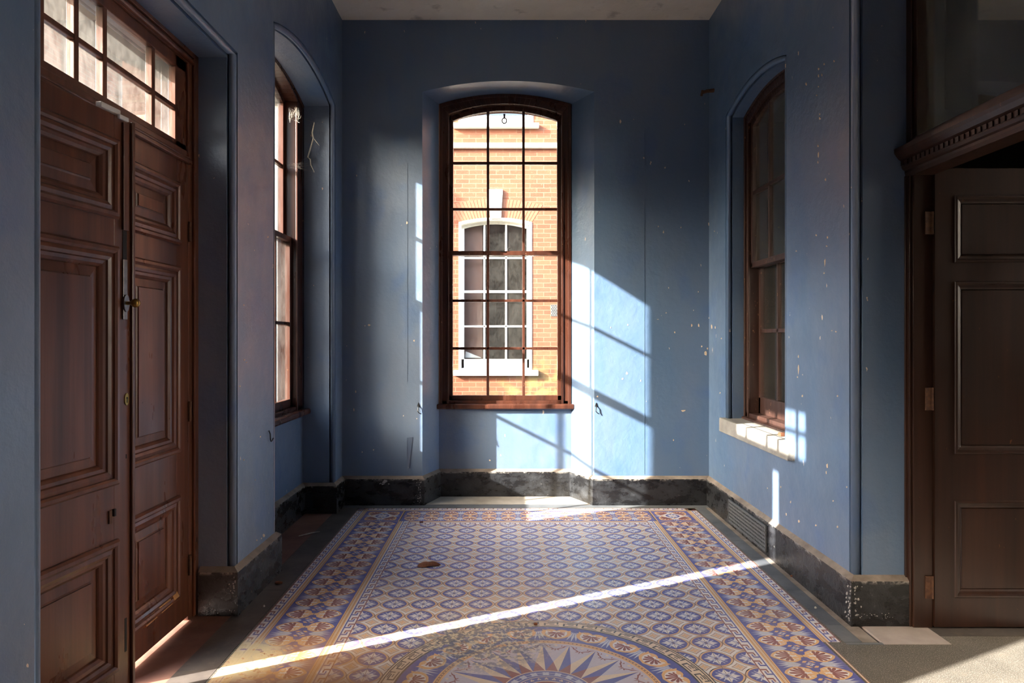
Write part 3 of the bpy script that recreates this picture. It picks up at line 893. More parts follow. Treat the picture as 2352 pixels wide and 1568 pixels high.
def spray(B, ox, oy, ux, uy, lay, col='pale'):
    fr = (ox, oy, ux * T, uy * T, -uy * T, ux * T)
    for k, (an, L) in enumerate(((-.62, .62), (-.34, .66), (-.11, .70), (.11, .70), (.34, .66), (.62, .62))):
        c, s_ = math.cos(an), math.sin(an)
        pts = [(.02, -.02), (L * .55, -.045 + .06 * an), (L, .10 * an * 2), (L * .55, .045 + .06 * an), (.02, .02)]
        B.poly(xf([(.26 + a * c - b * s_ * .8, a * s_ * .62 + b * c) for a, b in pts], fr), col, lay + .11 * k)
def square_flower(B, x, y, r, lay):
    B.poly([(x + r, y), (x, y + r), (x - r, y), (x, y - r)], 'blue', lay)
    rr = r * .82
    for q in range(4):
        c, s_ = math.cos(q * PI / 2), math.sin(q * PI / 2)
        B.poly(xf([(.08, 0), (.35, -.26), (.86, 0), (.35, .26)], (x, y, c * rr, s_ * rr, -s_ * rr, c * rr)), 'white', lay + 1)
def palmette_band(B, p0, along, across, n, lay, first=.5):
    """n tiles; p0 = start of the centre line"""
    ax, ay = along; cx_, cy_ = across
    L = n * T
    B.poly([(p0[0] + s_ * cx_ * T + t * ax * L, p0[1] + s_ * cy_ * T + t * ay * L) for s_, t in ((-1, 0), (1, 0), (1, 1), (-1, 1))], 'blue', lay)
    for k in range(n):
        x, y = p0[0] + ax * (k + first) * T, p0[1] + ay * (k + first) * T
        half_palmette(B, x, y, cx_, cy_, lay + 1); half_palmette(B, x, y, -cx_, -cy_, lay + 1)
    for k in range(n + 1):
        x, y = p0[0] + ax * (k + first - .5) * T, p0[1] + ay * (k + first - .5) * T
        if 0 < k < n:
            spray(B, x, y, cx_, cy_, lay + .2); spray(B, x, y, -cx_, -cy_, lay + .2)
            square_flower(B, x, y, .20 * T, lay + 2.5)
    for s_ in (-.985, .985):
        B.poly([(p0[0] + cx_ * T * s_ + d * cx_ * .003 + t * ax * L, p0[1] + cy_ * T * s_ + d * cy_ * .003 + t * ay * L) for d, t in ((-1, 0), (1, 0), (1, 1), (-1, 1))], 'blue', lay + 6)
    B.poly([(p0[0] + d * cx_ * .0012 + t * ax * L, p0[1] + d * cy_ * .0012 + t * ay * L) for d, t in ((-1, 0), (1, 0), (1, 1), (-1, 1))], 'grout', lay + 7)
    for k in range(n):
        x, y = p0[0] + ax * k * T, p0[1] + ay * k * T
        B.poly([(x + s_ * cx_ * T + d * ax * .0005, y + s_ * cy_ * T + d * ay * .0005) for s_, d in ((-1, -1), (1, -1), (1, 1), (-1, 1))], 'grout', lay + 7)

SW = .088
XA, XB = FX0, FX1; YF = FY1
yA = .9
B = Inlay()
# side bands run from the far corner squares towards the viewer
ys = YF + SW                      # far end of the side bands
nb = int((ys - yA) / T)
y_start = ys - nb * T
for sgn, xe in ((-1, XA), (1, XB)):
    # inner key strip
    key_strip(B, (xe + sgn * SW, FY0, -sgn, 0, 0, 1), ys - FY0, 9)
    cxx = xe + sgn * (SW + T)
    palmette_band(B, (cxx, y_start), (0, 1), (1, 0), nb, 9)
    xo = xe + sgn * (SW + 2 * T)
    y_end = 3.146 if sgn > 0 else FY0
    key_strip(B, (xo, y_end, sgn, 0, 0, 1), ys + 2 * T + SW - y_end, 9)
    # corner square
    qx, qy = cxx, ys + T
    B.rect(qx - T, qx + T, qy - T, qy + T, 'blue', 9)
    for a, b in ((1, 1), (1, -1), (-1, 1), (-1, -1)):
        fr = (qx, qy, a * T * .72, b * T * .72, -b * T * .72, a * T * .72)
        B.poly(xf(scaled(LEAF, 1.15, (.1, 0)), fr), 'buff', 10 + .15 * (a + 1) + .07 * (b + 1))
        B.poly(xf(scaled(LEAF, .85, (.62, 0)), fr), 'white', 11)
        fan(B, fr, (.45, 0), .03, .5, 'red', 11.2, 7, 2.4, .06)
    for q in range(4):
        c, s_ = math.cos(q * PI / 2), math.sin(q * PI / 2)
        fan(B, (qx, qy, c * T, s_ * T, -s_ * T, c * T), (.55, 0), .02, .36, 'pale', 12, 5, 1.6, .03)
    B.poly(circ(qx, qy, .36 * T, 20), 'blue', 13)
    for q in range(8):
        c, s_ = math.cos(q * PI / 4), math.sin(q * PI / 4)
        B.poly(xf([(.04, 0), (.16, -.07), (.31, 0), (.16, .07)], (qx, qy, c * T, s_ * T, -s_ * T, c * T)), 'white', 14)
    B.poly(circ(qx, qy, .06 * T, 10), 'buff', 15)
    B.rect(qx - T, qx + T, ys - .004, ys + .004, 'buff', 16)
    B.rect(xe + sgn * SW - .004, xe + sgn * SW + .004, ys, ys + 2 * T, 'buff', 16)
# far band
L = XB - XA + 2 * SW
key_strip(B, (XA - .0, ys, 0, -1, 1, 0), XB - XA, 9)
nf = 13
palmette_band(B, (CX - nf * T / 2, ys + T), (1, 0), (0, 1), nf, 9)
key_strip(B, (XA - SW - 2 * T - SW, ys + 2 * T, 0, 1, 1, 0), XB - XA + 4 * SW + 4 * T, 9)
B.rect(1.4825, 1.497, yA, 3.144, 'brown', 9); B.rect(1.4855, 1.492, yA, 3.144, 'cream', 10)
B.build('tile_border', floor)

# the round with its sunburst
D = Inlay()
def polar(r, a):
    return (CX + r * math.cos(a), CY + r * math.sin(a))
def arcband(r0, r1, a0, a1, col, lay, n=4):
    o = [polar(r1, a0 + (a1 - a0) * k / n) for k in range(n + 1)]
    i = [polar(r0, a0 + (a1 - a0) * k / n) for k in range(n, -1, -1)]
    D.poly(o + i, col, lay)
D.poly(circ(CX, CY, .703, 128), 'dark', 18)
D.poly(circ(CX, CY, .697, 128), 'cream', 19)
NK = 44
for k in range(NK):
    p = 2 * PI / NK; b = k * p
    R0, R1 = .637, .697
    A = lambda w: R0 + w * (R1 - R0)
    for (w0, w1, b0, b1) in ((.10, .20, 0, .80), (.20, .62, .70, .80), (.52, .62, .25, .70), (.34, .42, .25, .52),
                             (.80, .90, .0, 1.0), (.38, .80, .05, .13), (.66, .74, .13, .60)):
        arcband(A(w0), A(w1), b + b0 * p, b + b1 * p, 'dark', 20, 2)
arcband(.628, .637, 0, 2 * PI, 'dark', 20, 128)
D.poly(circ(CX, CY, .628, 96), 'blue', 21)
NP = 21
for k in range(NP):
    a = math.radians(48.3) + k * 2 * PI / NP
    c, s_ = math.cos(a), math.sin(a)
    q = .108
    x, y = polar(.602, a)
    fr = (x, y, -c * q, -s_ * q, s_ * q, -c * q)
    heart = [(.12, 0), (.03, .10), (-.01, .24), (.02, .40), (.10, .53), (.03, .66), (.17, .63), (.30, .66), (.48, .64), (.68, .54), (.85, .34), (.96, .0)]
    heart = heart + [(u, -v) for u, v in reversed(heart[1:-1])]
    D.poly(xf(heart, fr), 'buff', 22)
    D.poly(xf(scaled(heart, .74, (.52, 0)), fr), 'white', 23)
    fan(D, fr, (.30, 0), .03, .56, 'red', 24, 7, 3.0, .065)
    for t in (-1, 1):
        D.poly(xf(circ(.16, t * .30, .15, 14), fr), 'buff', 25)
        D.poly(xf([(.22, t * .20), (.30, t * .30), (.24, t * .42), (.14, t * .45), (.20, t * .38), (.24, t * .30)], fr), 'white', 26)
    a += PI / NP
    c, s_ = math.cos(a), math.sin(a)
    x, y = polar(.612, a)
    fr = (x, y, -c * q, -s_ * q, s_ * q, -c * q)
    for kk, (an, LL) in enumerate(((-.55, 1.0), (-.27, 1.15), (0, 1.2), (.27, 1.15), (.55, 1.0))):
        c2, s2 = math.cos(an), math.sin(an)
        pts = [(.30, -.02), (LL * .6, -.055), (LL, .0), (LL * .6, .055), (.30, .02)]
        D.poly(xf([(u * c2 - v * s2, u * s2 * .7 + v * c2) for u, v in pts], fr), 'pale', 21.2 + .12 * kk)
arcband(.449, .478, 0, 2 * PI, 'buff', 27, 128)
arcband(.458, .4605, 0, 2 * PI, 'brown', 28, 128); arcband(.4675, .470, 0, 2 * PI, 'brown', 28, 128)
for k in range(150):
    a = k * 2 * PI / 150
    arcband(.4605, .4675, a, a + .014, 'brown', 28, 1)
D.poly(circ(CX, CY, .449, 96), 'lilac', 29)
NR = 22; h = PI / NR
for k in range(NR):
    a = PI / 2 + k * 2 * h
    tip, bc = polar(.438, a), polar(.188, a)
    vl, vr = polar(.272, a + h), polar(.272, a - h)
    D.poly([tip, vl, bc], 'cream', 30); D.poly([tip, bc, vr], 'blue', 30)
    D.poly([vl, polar(.188, a + 2 * h), polar(.180, a + h), bc], 'red', 30)
    # scrolls at the rim between the rays
    b = a + h; c, s_ = math.cos(b), math.sin(b); q = .075
    x, y = polar(.440, b); fr = (x, y, -c * q, -s_ * q, s_ * q, -c * q)
    for t in (-1, 1):
        D.poly(xf([(.06, t * .80), (.20, t * .50), (.34, t * .42), (.46, t * .22), (.60, t * .06), (.66, t * .12), (.50, t * .30), (.40, t * .50), (.24, t * .58)], fr), 'red', 30.1 + .05 * t)
        D.poly(xf([(.30, t * .40), (.18, t * .30), (.10, t * .38), (.16, t * .42), (.22, t * .38)], fr), 'red', 30.3 + .05 * t)
        D.poly(xf([(.62, t * .05), (.74, t * .22), (.68, t * .26), (.56, t * .10)], fr), 'red', 30.6 + .05 * t)
    D.poly(xf([(.56, -.05), (.92, 0), (.56, .05)], fr), 'red', 30.8)
    D.poly(xf(circ(.12, 0, .10, 10), fr), 'cream', 30.9)
D.poly(circ(CX, CY, .191, 64), 'cream', 31); D.poly(circ(CX, CY, .186, 64), 'blue', 32)
arcband(.166, .169, 0, 2 * PI, 'pale', 33, 64); arcband(.150, .153, 0, 2 * PI, 'pale', 33, 64)
for k in range(20):
    a = PI / 2 + k * PI / 10; x, y = polar(.162, a)
    for q in range(4):
        c, s_ = math.cos(a + PI / 4 + q * PI / 2), math.sin(a + PI / 4 + q * PI / 2)
        D.poly(xf([(0, 0), (.5, -.45), (1, 0), (.5, .45)], (x, y, c * .019, s_ * .019, -s_ * .019, c * .019)), 'pale', 34 + .1 * q)
D.poly(circ(CX, CY, .140, 64), 'cream', 35); D.poly(circ(CX, CY, .136, 64), 'blue', 36)
for k in range(24):
    a = k * PI / 12; x, y = polar(.120, a)
    for q in range(3):
        c, s_ = math.cos(a + q * 2 * PI / 3), math.sin(a + q * 2 * PI / 3)
        D.poly(circ(x + c * .005, y + s_ * .005, .0042, 8), 'cream', 37)
D.poly(circ(CX, CY, .104, 48), 'cream', 38); D.poly(circ(CX, CY, .098, 48), 'red', 39); D.poly(circ(CX, CY, .06, 40), 'buff', 40)
D.build('tile_round', floor)

# ------------------------------------------------------------------ small things in the lobby
def px(x, y, Z):
    """photo pixel at depth Z"""
    return ((x - 1164) * Z / 1550, Z, H + (775 - y) * Z / 1550)
# vent grille set in the right plinth
g = MB(); gx = XR - .028
y0, y1 = 4.40, 5.115; z0, z1 = .035, .185
g.box(gx - .012, gx, y0, y1, z1, z1 + .010, M['iron']); g.box(gx - .012, gx, y0, y1, z0 - .010, z0, M['iron'])
g.box(gx - .012, gx, y0 - .012, y0, z0 - .01, z1 + .01, M['iron']); g.box(gx - .012, gx, y1, y1 + .012, z0 - .01, z1 + .01, M['iron'])
vent = tag(g.build('vent_grille', bevel=.002, org=(gx, (y0 + y1) / 2, .1)), 'grey perforated metal vent grille in the black plinth below the stone sill', 'vent')
g = MB()
ny, nz = 31, 6
for k in range(ny + 1):
    y = y0 + (y1 - y0) * k / ny; g.box(gx - .008, gx - .003, y - .0055, y + .0055, z0, z1, M['iron'])
for k in range(nz + 1):
    z = z0 + (z1 - z0) * k / nz; g.box(gx - .009, gx - .003, y0, y1, z - .006, z + .006, M['iron'])
g.build('perforated_plate', vent)
g = MB(); g.box(gx - .0022, gx - .0005, y0, y1, z0, z1, M['shadow']); g.build('backing', vent)  # dark sheet standing for the shade behind the perforations

# dry curled leaf
Zl = 4.19; lx, ly, _ = px(985, 1302, Zl)
L_ = MB(); nu, nv = 14, 7
pts = []
for a in range(nu + 1):
    t = a / nu; wdt = .032 * (math.sin(PI * min(1, .12 + t * .86)) ** .7)
    for b in range(nv + 1):
        s_ = (b / nv - .5) * 2
        xx = -.068 + .138 * t; yy = s_ * wdt * .75
        zz = .006 + .030 * (1 - s_ * s_) * math.sin(PI * (t * .9 + .05)) * (1 - .25 * t) + .004 * math.sin(9 * t + 4 * s_)
        pts.append((lx + xx + .004 * s_, ly + yy + .02 * (t - .5), max(zz, .0025)))
for a in range(nu):
    for b in range(nv):
        q = a * (nv + 1) + b
        L_.face([pts[q], pts[q + 1], pts[q + nv + 2], pts[q + nv + 1]], M['leaf'])
lf = tag(L_.build('dry_leaf', org=(lx, ly, 0)), 'curled brown dry leaf lying on the tile pattern left of centre', 'leaf')
sd = lf.modifiers.new('thick', 'SOLIDIFY'); sd.thickness = .0016; sd.offset = 1
s = MB(); s.tube([(lx + .006, ly + .012, .034), (lx + .008, ly + .014, .052), (lx + .003, ly + .014, .060)], [.0012, .0012, .0022], M['leaf'], 6); s.build('stem', lf)

def scrap(name, x, y, Z, size, mat, label, cat, rz=0.3, h=.006):
    cx_, cy_, _ = px(x, y, Z)
    m = MB(); n = 9; rnd = random.Random(int(x * 7 + y))
    top = []; bot = []
    for k in range(n):
        a = 2 * PI * k / n; r = size * (.65 + .5 * rnd.random())
        top.append((cx_ + r * math.cos(a + rz), cy_ + r * .55 * math.sin(a + rz), .0065 + h * (.6 + .5 * rnd.random())))
        bot.append((cx_ + r * .9 * math.cos(a + rz), cy_ + r * .5 * math.sin(a + rz), .004))
    for k in range(n):
        j = (k + 1) % n
        m.face([bot[k], bot[j], top[j], top[k]], M[mat])
        m.face([top[k], top[j], (cx_, cy_, .0065 + h * 1.4)], M[mat])
    m.face(bot[::-1], M[mat])
    return tag(m.build(name, org=(cx_, cy_, .004)), label, cat)
scrap('leaf_scrap', 1230, 1437, 3.33, .012, 'leaf', 'small dark brown scrap on the rim of the tile round', 'debris')
scrap('leaf_scrap', 1818, 1325, 4.0, .010, 'leaf', 'tiny brown leaf scrap on the right palmette border', 'debris')
scrap('leaf_scrap', 968, 1200, 5.17, .016, 'leaf', 'brown leaf fragment on the far left corner of the tile field', 'debris')
scrap('leaf_scrap', 640, 1340, 3.89, .026, 'leaf', 'dark leaf lying at the foot of the plinth between door and left window', 'leaf', h=.008)
scrap('mortar_chip', 607, 1394, 3.55, .006, 'whitestone', 'pale chip on the dark slabs beside the left plinth', 'debris')
scrap('mortar_chip', 1873, 1397, 3.53, .006, 'whitestone', 'pale chip on the slate slabs at the right plinth', 'debris')
# twig on the left slabs
p0, p1, p2, p3 = [Vector(px(*a)) for a in ((686, 1234, 4.80), (706, 1229, 4.85), (716, 1226, 4.88), (735, 1223, 4.91))]
for p in (p0, p1, p2, p3): p.z = .009
s = MB(); s.tube([p0, p1, p2, p3], [.003, .005, .004, .002], M['twig'], 6)
tag(s.build('floor_twig', org=tuple(p0)), 'thin dry twig on the floor slabs beside the left window recess', 'twig')

# twig hanging in cobweb in the left window recess
def P2(x, y, Z): return Vector(px(x, y, Z))
def PW(x, y): return Vector(px(x, y, 1550 * (1.58 + .045 * random.random()) / (1164 - x)))
Zt = 5.40
tw = [P2(*a) for a in ((722, 281, Zt), (717, 305, Zt), (720, 317, Zt), (707, 361, Zt), (713, 366, Zt), (714, 379, Zt), (722, 395, Zt))]
s = MB(); s.tube(tw, [.004, .006, .006, .006, .005, .004, .002], M['twig'], 6); s.tube([tw[2], P2(733, 334, Zt)], [.0022, .0012], M['twig'], 6)
tag(s.build('hanging_twig', org=tuple(tw[2])), 'pale forked twig caught in cobweb beside the left window', 'twig')
s = MB(); rnd = random.Random(3)
def thread(a, b, sag=.01, r=.0005):
    mid = (a + b) / 2 - Vector((0, 0, sag)); s.tube([a, a.lerp(mid, .6), mid, b.lerp(mid, .6), b], r, M['web'], 4, False)
top = P2(722, 281, Zt) 
for k in range(75):
    a = PW(662 + rnd.random() * 26, 246 + rnd.random() * 30); b = PW(664 + rnd.random() * 28, 252 + rnd.random() * 30)
    thread(a, b, .012 * rnd.random(), .00045)
for k in range(20):
    a = PW(660 + rnd.random() * 24, 372 + rnd.random() * 16); b = PW(684 + rnd.random() * 26, 368 + rnd.random() * 26)
    thread(a, b, .01 * rnd.random(), .0004)
for a, b in ((P2(690, 268, 5.42), tw[0]), (tw[0], P2(730, 264, 5.445)), (tw[3], P2(686, 372, 5.43)), (tw[3], P2(684, 368, 5.42)), (tw[4], P2(730, 352, 5.445)), (tw[5], P2(686, 381, 5.43)), (tw[6], P2(690, 384, 5.43)), (P2(676, 405, 5.40), P2(662, 392, 5.38)), (P2(676, 430, 5.41), P2(660, 410, 5.38))):
    thread(a, b, .006, .00025)
tag(s.build('cobweb', org=tuple(tw[0])), 'dusty cobweb at the top corner of the left window frame', 'cobweb', kind='stuff')

# iron hooks on the walls
def hook(x, y, Z, label, flip=1):
    o = Vector(px(x, y, Z)); o.y = Z
    s = MB()
    s.prism([(-.011, -.012), (.011, -.012), (0, .022)], lambda a, z: (o.x + a, o.y, o.z + z), lambda a, z: (o.x + a, o.y - .006, o.z + z), M['blackiron'])
    hk = s.build('wall_hook', org=tuple(o))
    s = MB(); s.tube([(o.x, o.y - .004, o.z - .004), (o.x, o.y - .018, o.z - .02), (o.x - flip * .004, o.y - .022, o.z - .05), (o.x + flip * .010, o.y - .020, o.z - .066), (o.x + flip * .026, o.y - .012, o.z - .074)], .004, M['blackiron'], 8)
    s.build('prong', hk)
    return tag(hk, label, 'hook', 'hooks beside the windows')
hook(961, 930, YB, 'black iron hook on the far wall left of the middle window')
hook(1369, 930, YB, 'black iron hook on the far wall right of the middle window')
s = MB(); o = Vector((XL, 3.98, H + (775 - 995) * 3.98 / 1550))
s.tube([o + Vector((.004, -.02, .02)), o + Vector((.012, -.02, -.0)), o + Vector((.014, -.02, -.035)), o + Vector((.012, -.005, -.046)), o + Vector((.012, .015, -.044)), o + Vector((.012, .03, -.032))], .0035, M['blackiron'], 8)
tag(s.build('wall_hook', org=tuple(o)), 'bent wire hook low on the pier between door and left window', 'hook', 'hooks beside the windows')

# white two-piece contact at the top of the ajar leaf
c = root('door_contact', PA(.53, .0, 2.2665), 'white plastic two-piece door contact on top of the ajar door leaf', 'door contact')
s = MB(); s.box(.477, .582, -.010, .014, 2.2665, 2.287, M['plastic'], PA); s.build('sensor_body', c, bevel=.003)
s = MB(); s.box(.560, .612, .0145, .026, 2.250, 2.267, M['plastic'], PA); s.build('magnet', c, bevel=.003)

# rusty stub high in the right-hand corner
s = MB(); o = Vector((XR, 5.60, 3.47))
s.tube([o, o + Vector((-.06, 0, -.006)), o + Vector((-.10, .0, -.02))], [.016, .014, .012], M['rust'], 10)
s.tube([o + Vector((-.095, 0, -.0)), o + Vector((-.105, 0, -.045))], .010, M['rust'], 8)
tag(s.build('pipe_stub', org=tuple(o)), 'rusty pipe stub high in the right corner of the far wall', 'pipe')

# torn wallpaper edge on the far wall
s = MB(); a = px(936, 1003, YB); b = px(936, 1075, YB)
s.face([(a[0], YB - .002, a[2]), (a[0] + .045, YB - .002, a[2]), (a[0] + .012, YB - .002, b[2]), (a[0], YB - .014, b[2]), (a[0] - .004, YB - .022, (a[2] + b[2]) / 2 + .05), (a[0] - .004, YB - .018, a[2] - .004)], M['paint'])
fp = s.build('torn_lining_paper', wb); fm = fp.modifiers.new('thick', 'SOLIDIFY'); fm.thickness = .002
s = MB(); s.box(a[0] - .16, a[0] + .001, YB - .0025, YB + .001, 1.05, 2.9, M['paint']); s.build('lining_paper', wb)
s = MB()
xs = px(1480, 800, YB)[0]; s.box(xs, xs + .0025, YB - .0022, YB + .001, .26, 3.2, M['paint']); s.build('paper_seam', wb)

# flaked spots of bare plaster
M['flake'] = mat_plain('bare_plaster_flake', lin(224, 198, 168), 0.85, nz=0.08, scale=50)
def flakes(wallobj, to, spots):
    s = MB(); rnd = random.Random(11)
    for q in spots:
        x, y = q[0], q[1]; r = (q[2] if len(q) > 2 else 3.0); tall = q[3] if len(q) > 3 else 1.5
        n = 7; ring0 = []; ring1 = []
        for k in range(n):
            a = 2 * PI * k / n; rr = r * (.55 + .6 * rnd.random())
            ring0.append(to(x + rr * math.cos(a), y + rr * tall * math.sin(a), .0)); ring1.append(to(x + rr * .9 * math.cos(a), y + rr * .9 * tall * math.sin(a), .0014))
        s.face(ring1, M['flake'])
        for k in range(n):
            j = (k + 1) % n; s.face([ring0[k], ring0[j], ring1[j], ring1[k]], M['flake'])
    s.build('bare_plaster_flakes', wallobj)
def toR(x, y, e): 
    Z = 1550 * XR / (x - 1164); return (XR - e, Z, H + (775 - y) * Z / 1550)
def toL(x, y, e):
    Z = 1550 * -XL / (1164 - x); return (XL + e, Z, H + (775 - y) * Z / 1550)
def toB(x, y, e):
    return ((x - 1164) * YB / 1550, YB - e, H + (775 - y) * YB / 1550)
flakes(wr, toR, [(1916, 140, 2), (1893, 147, 2), (1881, 158, 2.2), (1880, 174, 2.4, 2.4), (1888, 172, 1.3, 3), (1852, 192, 2, 2), (1880, 199, 1.4), (1876, 219, 1.5), (1883, 262, 1.6), (1883, 272, 3), (1879, 335, 1.8, 2.2), (1880, 356, 1.8, 5), (1879, 372, 1.5, 2.4), (1896, 412, 2.2, 2),
  (1875, 540, 2), (1901, 545, 1.6, 3), (1899, 565, 1.6), (1895, 602, 2, 5), (1893, 627, 1.6, 2), (1829, 576, 1.8), (1911, 759, 1.6), (1920, 761, 1.6), (1834, 818, 1.5, 2.5), (1834, 848, 1.6, 7), (1843, 909, 2), (1924, 909, 1.8), (1832, 866, 1.5), (1900, 1069, 2.2, 3), (1898, 1085, 1.5, 3), (1835, 1197, 2.4, 2.4), (1874, 1206, 2), (1924, 1209, 2), (1794, 1118, 1.6), (1763, 1121, 1.4), (1816, 1152, 1.6, 2), (1806, 1180, 1.5, 3), (1795, 1228, 2, 2), (1635, 750, 1.5, 4), (1643, 752, 1.3, 4), (1657, 777, 1.5), (1654, 902, 1.5), (1641, 531, 1.2), (1914, 1150, 1.5), (1945, 1118, 1.4)])
flakes(wb, toB, [(848, 746, 4, .6), (838, 748, 2, .6), (911, 760, 1.6), (951, 782, 2.6, 1.4), (817, 899, 1.6, 2), (813, 940, 1.3, 3), (858, 1033, 1.5), (832, 1038, 1.4), (1403, 752, 1.4), (1442, 746, 1.6), (1440, 857, 2.6, 1.6), (1430, 870, 1.8), (1472, 874, 1.4), (1372, 910, 3, .8), (1550, 763, 1.8), (1589, 747, 1.8, 3), (1605, 747, 1.6, 3), (1570, 943, 7, .35), (1511, 733, 3, .3), (1530, 718, 1.4), (1604, 670, 1.3, 2), (1479, 362, 1.8), (1524, 532, 1.8, 2), (1512, 520, 1.3), (1564, 522, 1.2), (1612, 795, 1.6), (1621, 812, 3, 2), (1625, 800, 2, 1.5), (1160, 1000, 1.3, 3), (1125, 1057, 2), (1150, 1045, 1.2, 2.5), (1547, 1010, 1.5)])
flakes(wl, toL, [(606, 1229, 3.4, 1.3), (600, 1236, 1.6), (590, 1240, 1.5), (566, 832, 2.4, .7), (561, 826, 1.5), (560, 700, 1.3), (551, 887, 1.6), (598, 1003, 1.5), (615, 544, 1.5), (586, 1102, 1.3), (560, 1056, 1.6)])

# chipped corners of the plinths
M['chip'] = mat_plain('grey_white_chip', lin(176, 172, 166), 0.8, nz=0.12, scale=60)
def chips(base, to, spots):
    s = MB(); rnd = random.Random(len(spots))
    for x, y, r, tall in spots:
        n = 7; r0 = []; r1 = []
        for k in range(n):
            a = 2 * PI * k / n; rr = r * (.4 + .8 * rnd.random())
            r0.append(to(x + rr * math.cos(a), y + rr * tall * math.sin(a), 0)); r1.append(to(x + rr * .85 * math.cos(a), y + rr * .85 * tall * math.sin(a), .0016))
        s.face(r1, M['chip'])
        for k in range(n):
            j = (k + 1) % n; s.face([r0[k], r0[j], r1[j], r1[k]], M['chip'])
    s.build('paint_chips', base)
def planeX(X, sgn):
    return lambda x, y, e: (X + sgn * e, 1550 * X / (x - 1164), H + (775 - y) * X / (x - 1164))
def planeY(Y):
    return lambda x, y, e: ((x - 1164) * Y / 1550, Y - e, H + (775 - y) * Y / 1550)
rc = random.Random(21)
chips(bR, planeX(XR - .028, -1), [(1954 - abs(rc.gauss(0, 6)), 1345 + rc.random() * 80, 1.0 + 1.6 * rc.random(), 1.6) for k in range(26)])
chips(bR, planeY(3.317), [(1962 + abs(rc.gauss(0, 7)), 1345 + rc.random() * 75, .8 + 1.6 * rc.random(), 1.3) for k in range(26)] + [(1970 + rc.random() * 90, 1408 + rc.random() * 12, .6 + 1.0 * rc.random(), .8) for k in range(26)])
chips(bL, planeY(3.442), [(540 - abs(rc.gauss(0, 7)), 1325 + rc.random() * 82, .6 + 1.3 * rc.random(), 1.4) for k in range(24)])
chips(bB, planeY(YB - .028), [(968 - abs(rc.gauss(0, 8)), 1104 + rc.random() * 50, .5 + 1.1 * rc.random(), 1.1) for k in range(34)] + [(884, 1106, 7, .7), (873, 1110, 3, .6), (893, 1111, 3.5, .5), (879, 1112, 4, .5)])

# brick fragment on the stone sill
s = MB(); o = (XR + .02, 4.29, .79)
s.hexa([(o[0], o[1], .7905), (o[0] + .05, o[1] + .01, .7905), (o[0] + .05, o[1] + .06, .7905), (o[0], o[1] + .05, .7905)],
       [(o[0] + .004, o[1] + .006, .812), (o[0] + .046, o[1] + .012, .814), (o[0] + .044, o[1] + .054, .810), (o[0] + .003, o[1] + .046, .812)], M['arch'])
tag(s.build('brick_fragment', bevel=.003, org=o), 'small reddish brick fragment on the stone sill at right', 'brick')

# ------------------------------------------------------------------ outside
YF2 = 11.2
PF = lambda u, d, z: (u, YF2 + d, z)
bl = root('brick_building', (0, YF2, -.4), 'sunlit orange brick house with white sash windows seen through the middle window', 'building')
fw_ = wall('brick_wall', lambda u, d, z: (u, YF2 + d, z - .4), -4.6, 6.0, [dict(u=(-.80, .42), zs=3.335 + .4, rise=.075, du=.09, panel=.88 + .4, flush=True, e=.02)], .4, 'x', z1=9.4, inner='brick')
for k_ in ('label', 'category', 'kind'):
    del fw_[k_]
fw_.parent = bl; fw_.matrix_parent_inverse = Matrix.Translation((0, -YF2, .4))
ww = window('sash_window', PF, -.80, .42, .88, 3.335, .075, .04, .045, [-.375, -.012], 2.19, [2.757], [1.608], 1.06, .14, .10, 'white', 'glass', 'x', bar=.03)
for k_ in ('label', 'category', 'kind'):
    del ww[k_]
ww.parent = bl; ww.location = Vector(ww.location) - Vector(bl.location)
s = MB(); s.box(-.88, .52, -.09, .06, .79, .88, M['whitestone'], PF); s.build('window_sill', bl, bevel=.008)
s = MB(); s.hexa([PF(-.275, -.05, 3.385), PF(-.095, -.05, 3.385), PF(-.095, .05, 3.385), PF(-.275, .05, 3.385)], [PF(-.30, -.05, 3.87), PF(-.065, -.05, 3.87), PF(-.065, .05, 3.87), PF(-.30, .05, 3.87)], M['whitestone']); s.build('keystone', bl, bevel=.006)
s = MB(); s.box(-4.6, 6.0, -.07, .03, 4.55, 4.635, M['whitestone'], PF); s.build('string_course', bl, bevel=.006)
s = MB(); s.box(-.90, .53, -.10, .05, 4.885, 4.955, M['whitestone'], PF); s.build('window_sill', bl, bevel=.006)
s = MB(); s.box(-.80, .44, -.01, .05, 4.955, 7.2, M['white'], PF); s.box(-.70, .34, -.012, -.008, 5.10, 7.1, M['farglass'], PF); s.build('upper_window', bl)
s = MB(); n = 26
oo = outline(-.98, .60, 3.30, 3.62, .10, n); ii = outline(-.80, .42, 3.335, 3.335, .075, n)
for k in range(1, n + 1):
    if k % 1 == 0:
        a, b, c_, d_ = oo[k], oo[k + 1], ii[k + 1], ii[k]
        sh = .004
        s.hexa([PF(a[0] + sh, -.004, a[1]), PF(b[0] - sh, -.004, b[1]), PF(c_[0] - sh, -.004, c_[1]), PF(d_[0] + sh, -.004, d_[1])],
               [PF(a[0] + sh, .02, a[1]), PF(b[0] - sh, .02, b[1]), PF(c_[0] - sh, .02, c_[1]), PF(d_[0] + sh, .02, d_[1])], M['arch'])
s.build('brick_arch', bl)
s = MB(); s.box(-.79, -.415, .32, .35, .9, 3.4, M['curtain'], PF); s.build('shutter_board', bl)
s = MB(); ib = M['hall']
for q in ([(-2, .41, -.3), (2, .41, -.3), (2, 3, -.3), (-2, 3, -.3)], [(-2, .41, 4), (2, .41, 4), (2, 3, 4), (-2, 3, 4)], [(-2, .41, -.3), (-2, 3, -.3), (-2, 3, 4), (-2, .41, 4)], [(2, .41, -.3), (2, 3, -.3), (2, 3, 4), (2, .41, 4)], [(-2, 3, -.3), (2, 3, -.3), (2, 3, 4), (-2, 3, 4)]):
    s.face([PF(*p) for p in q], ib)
s.build('room_interior', bl)
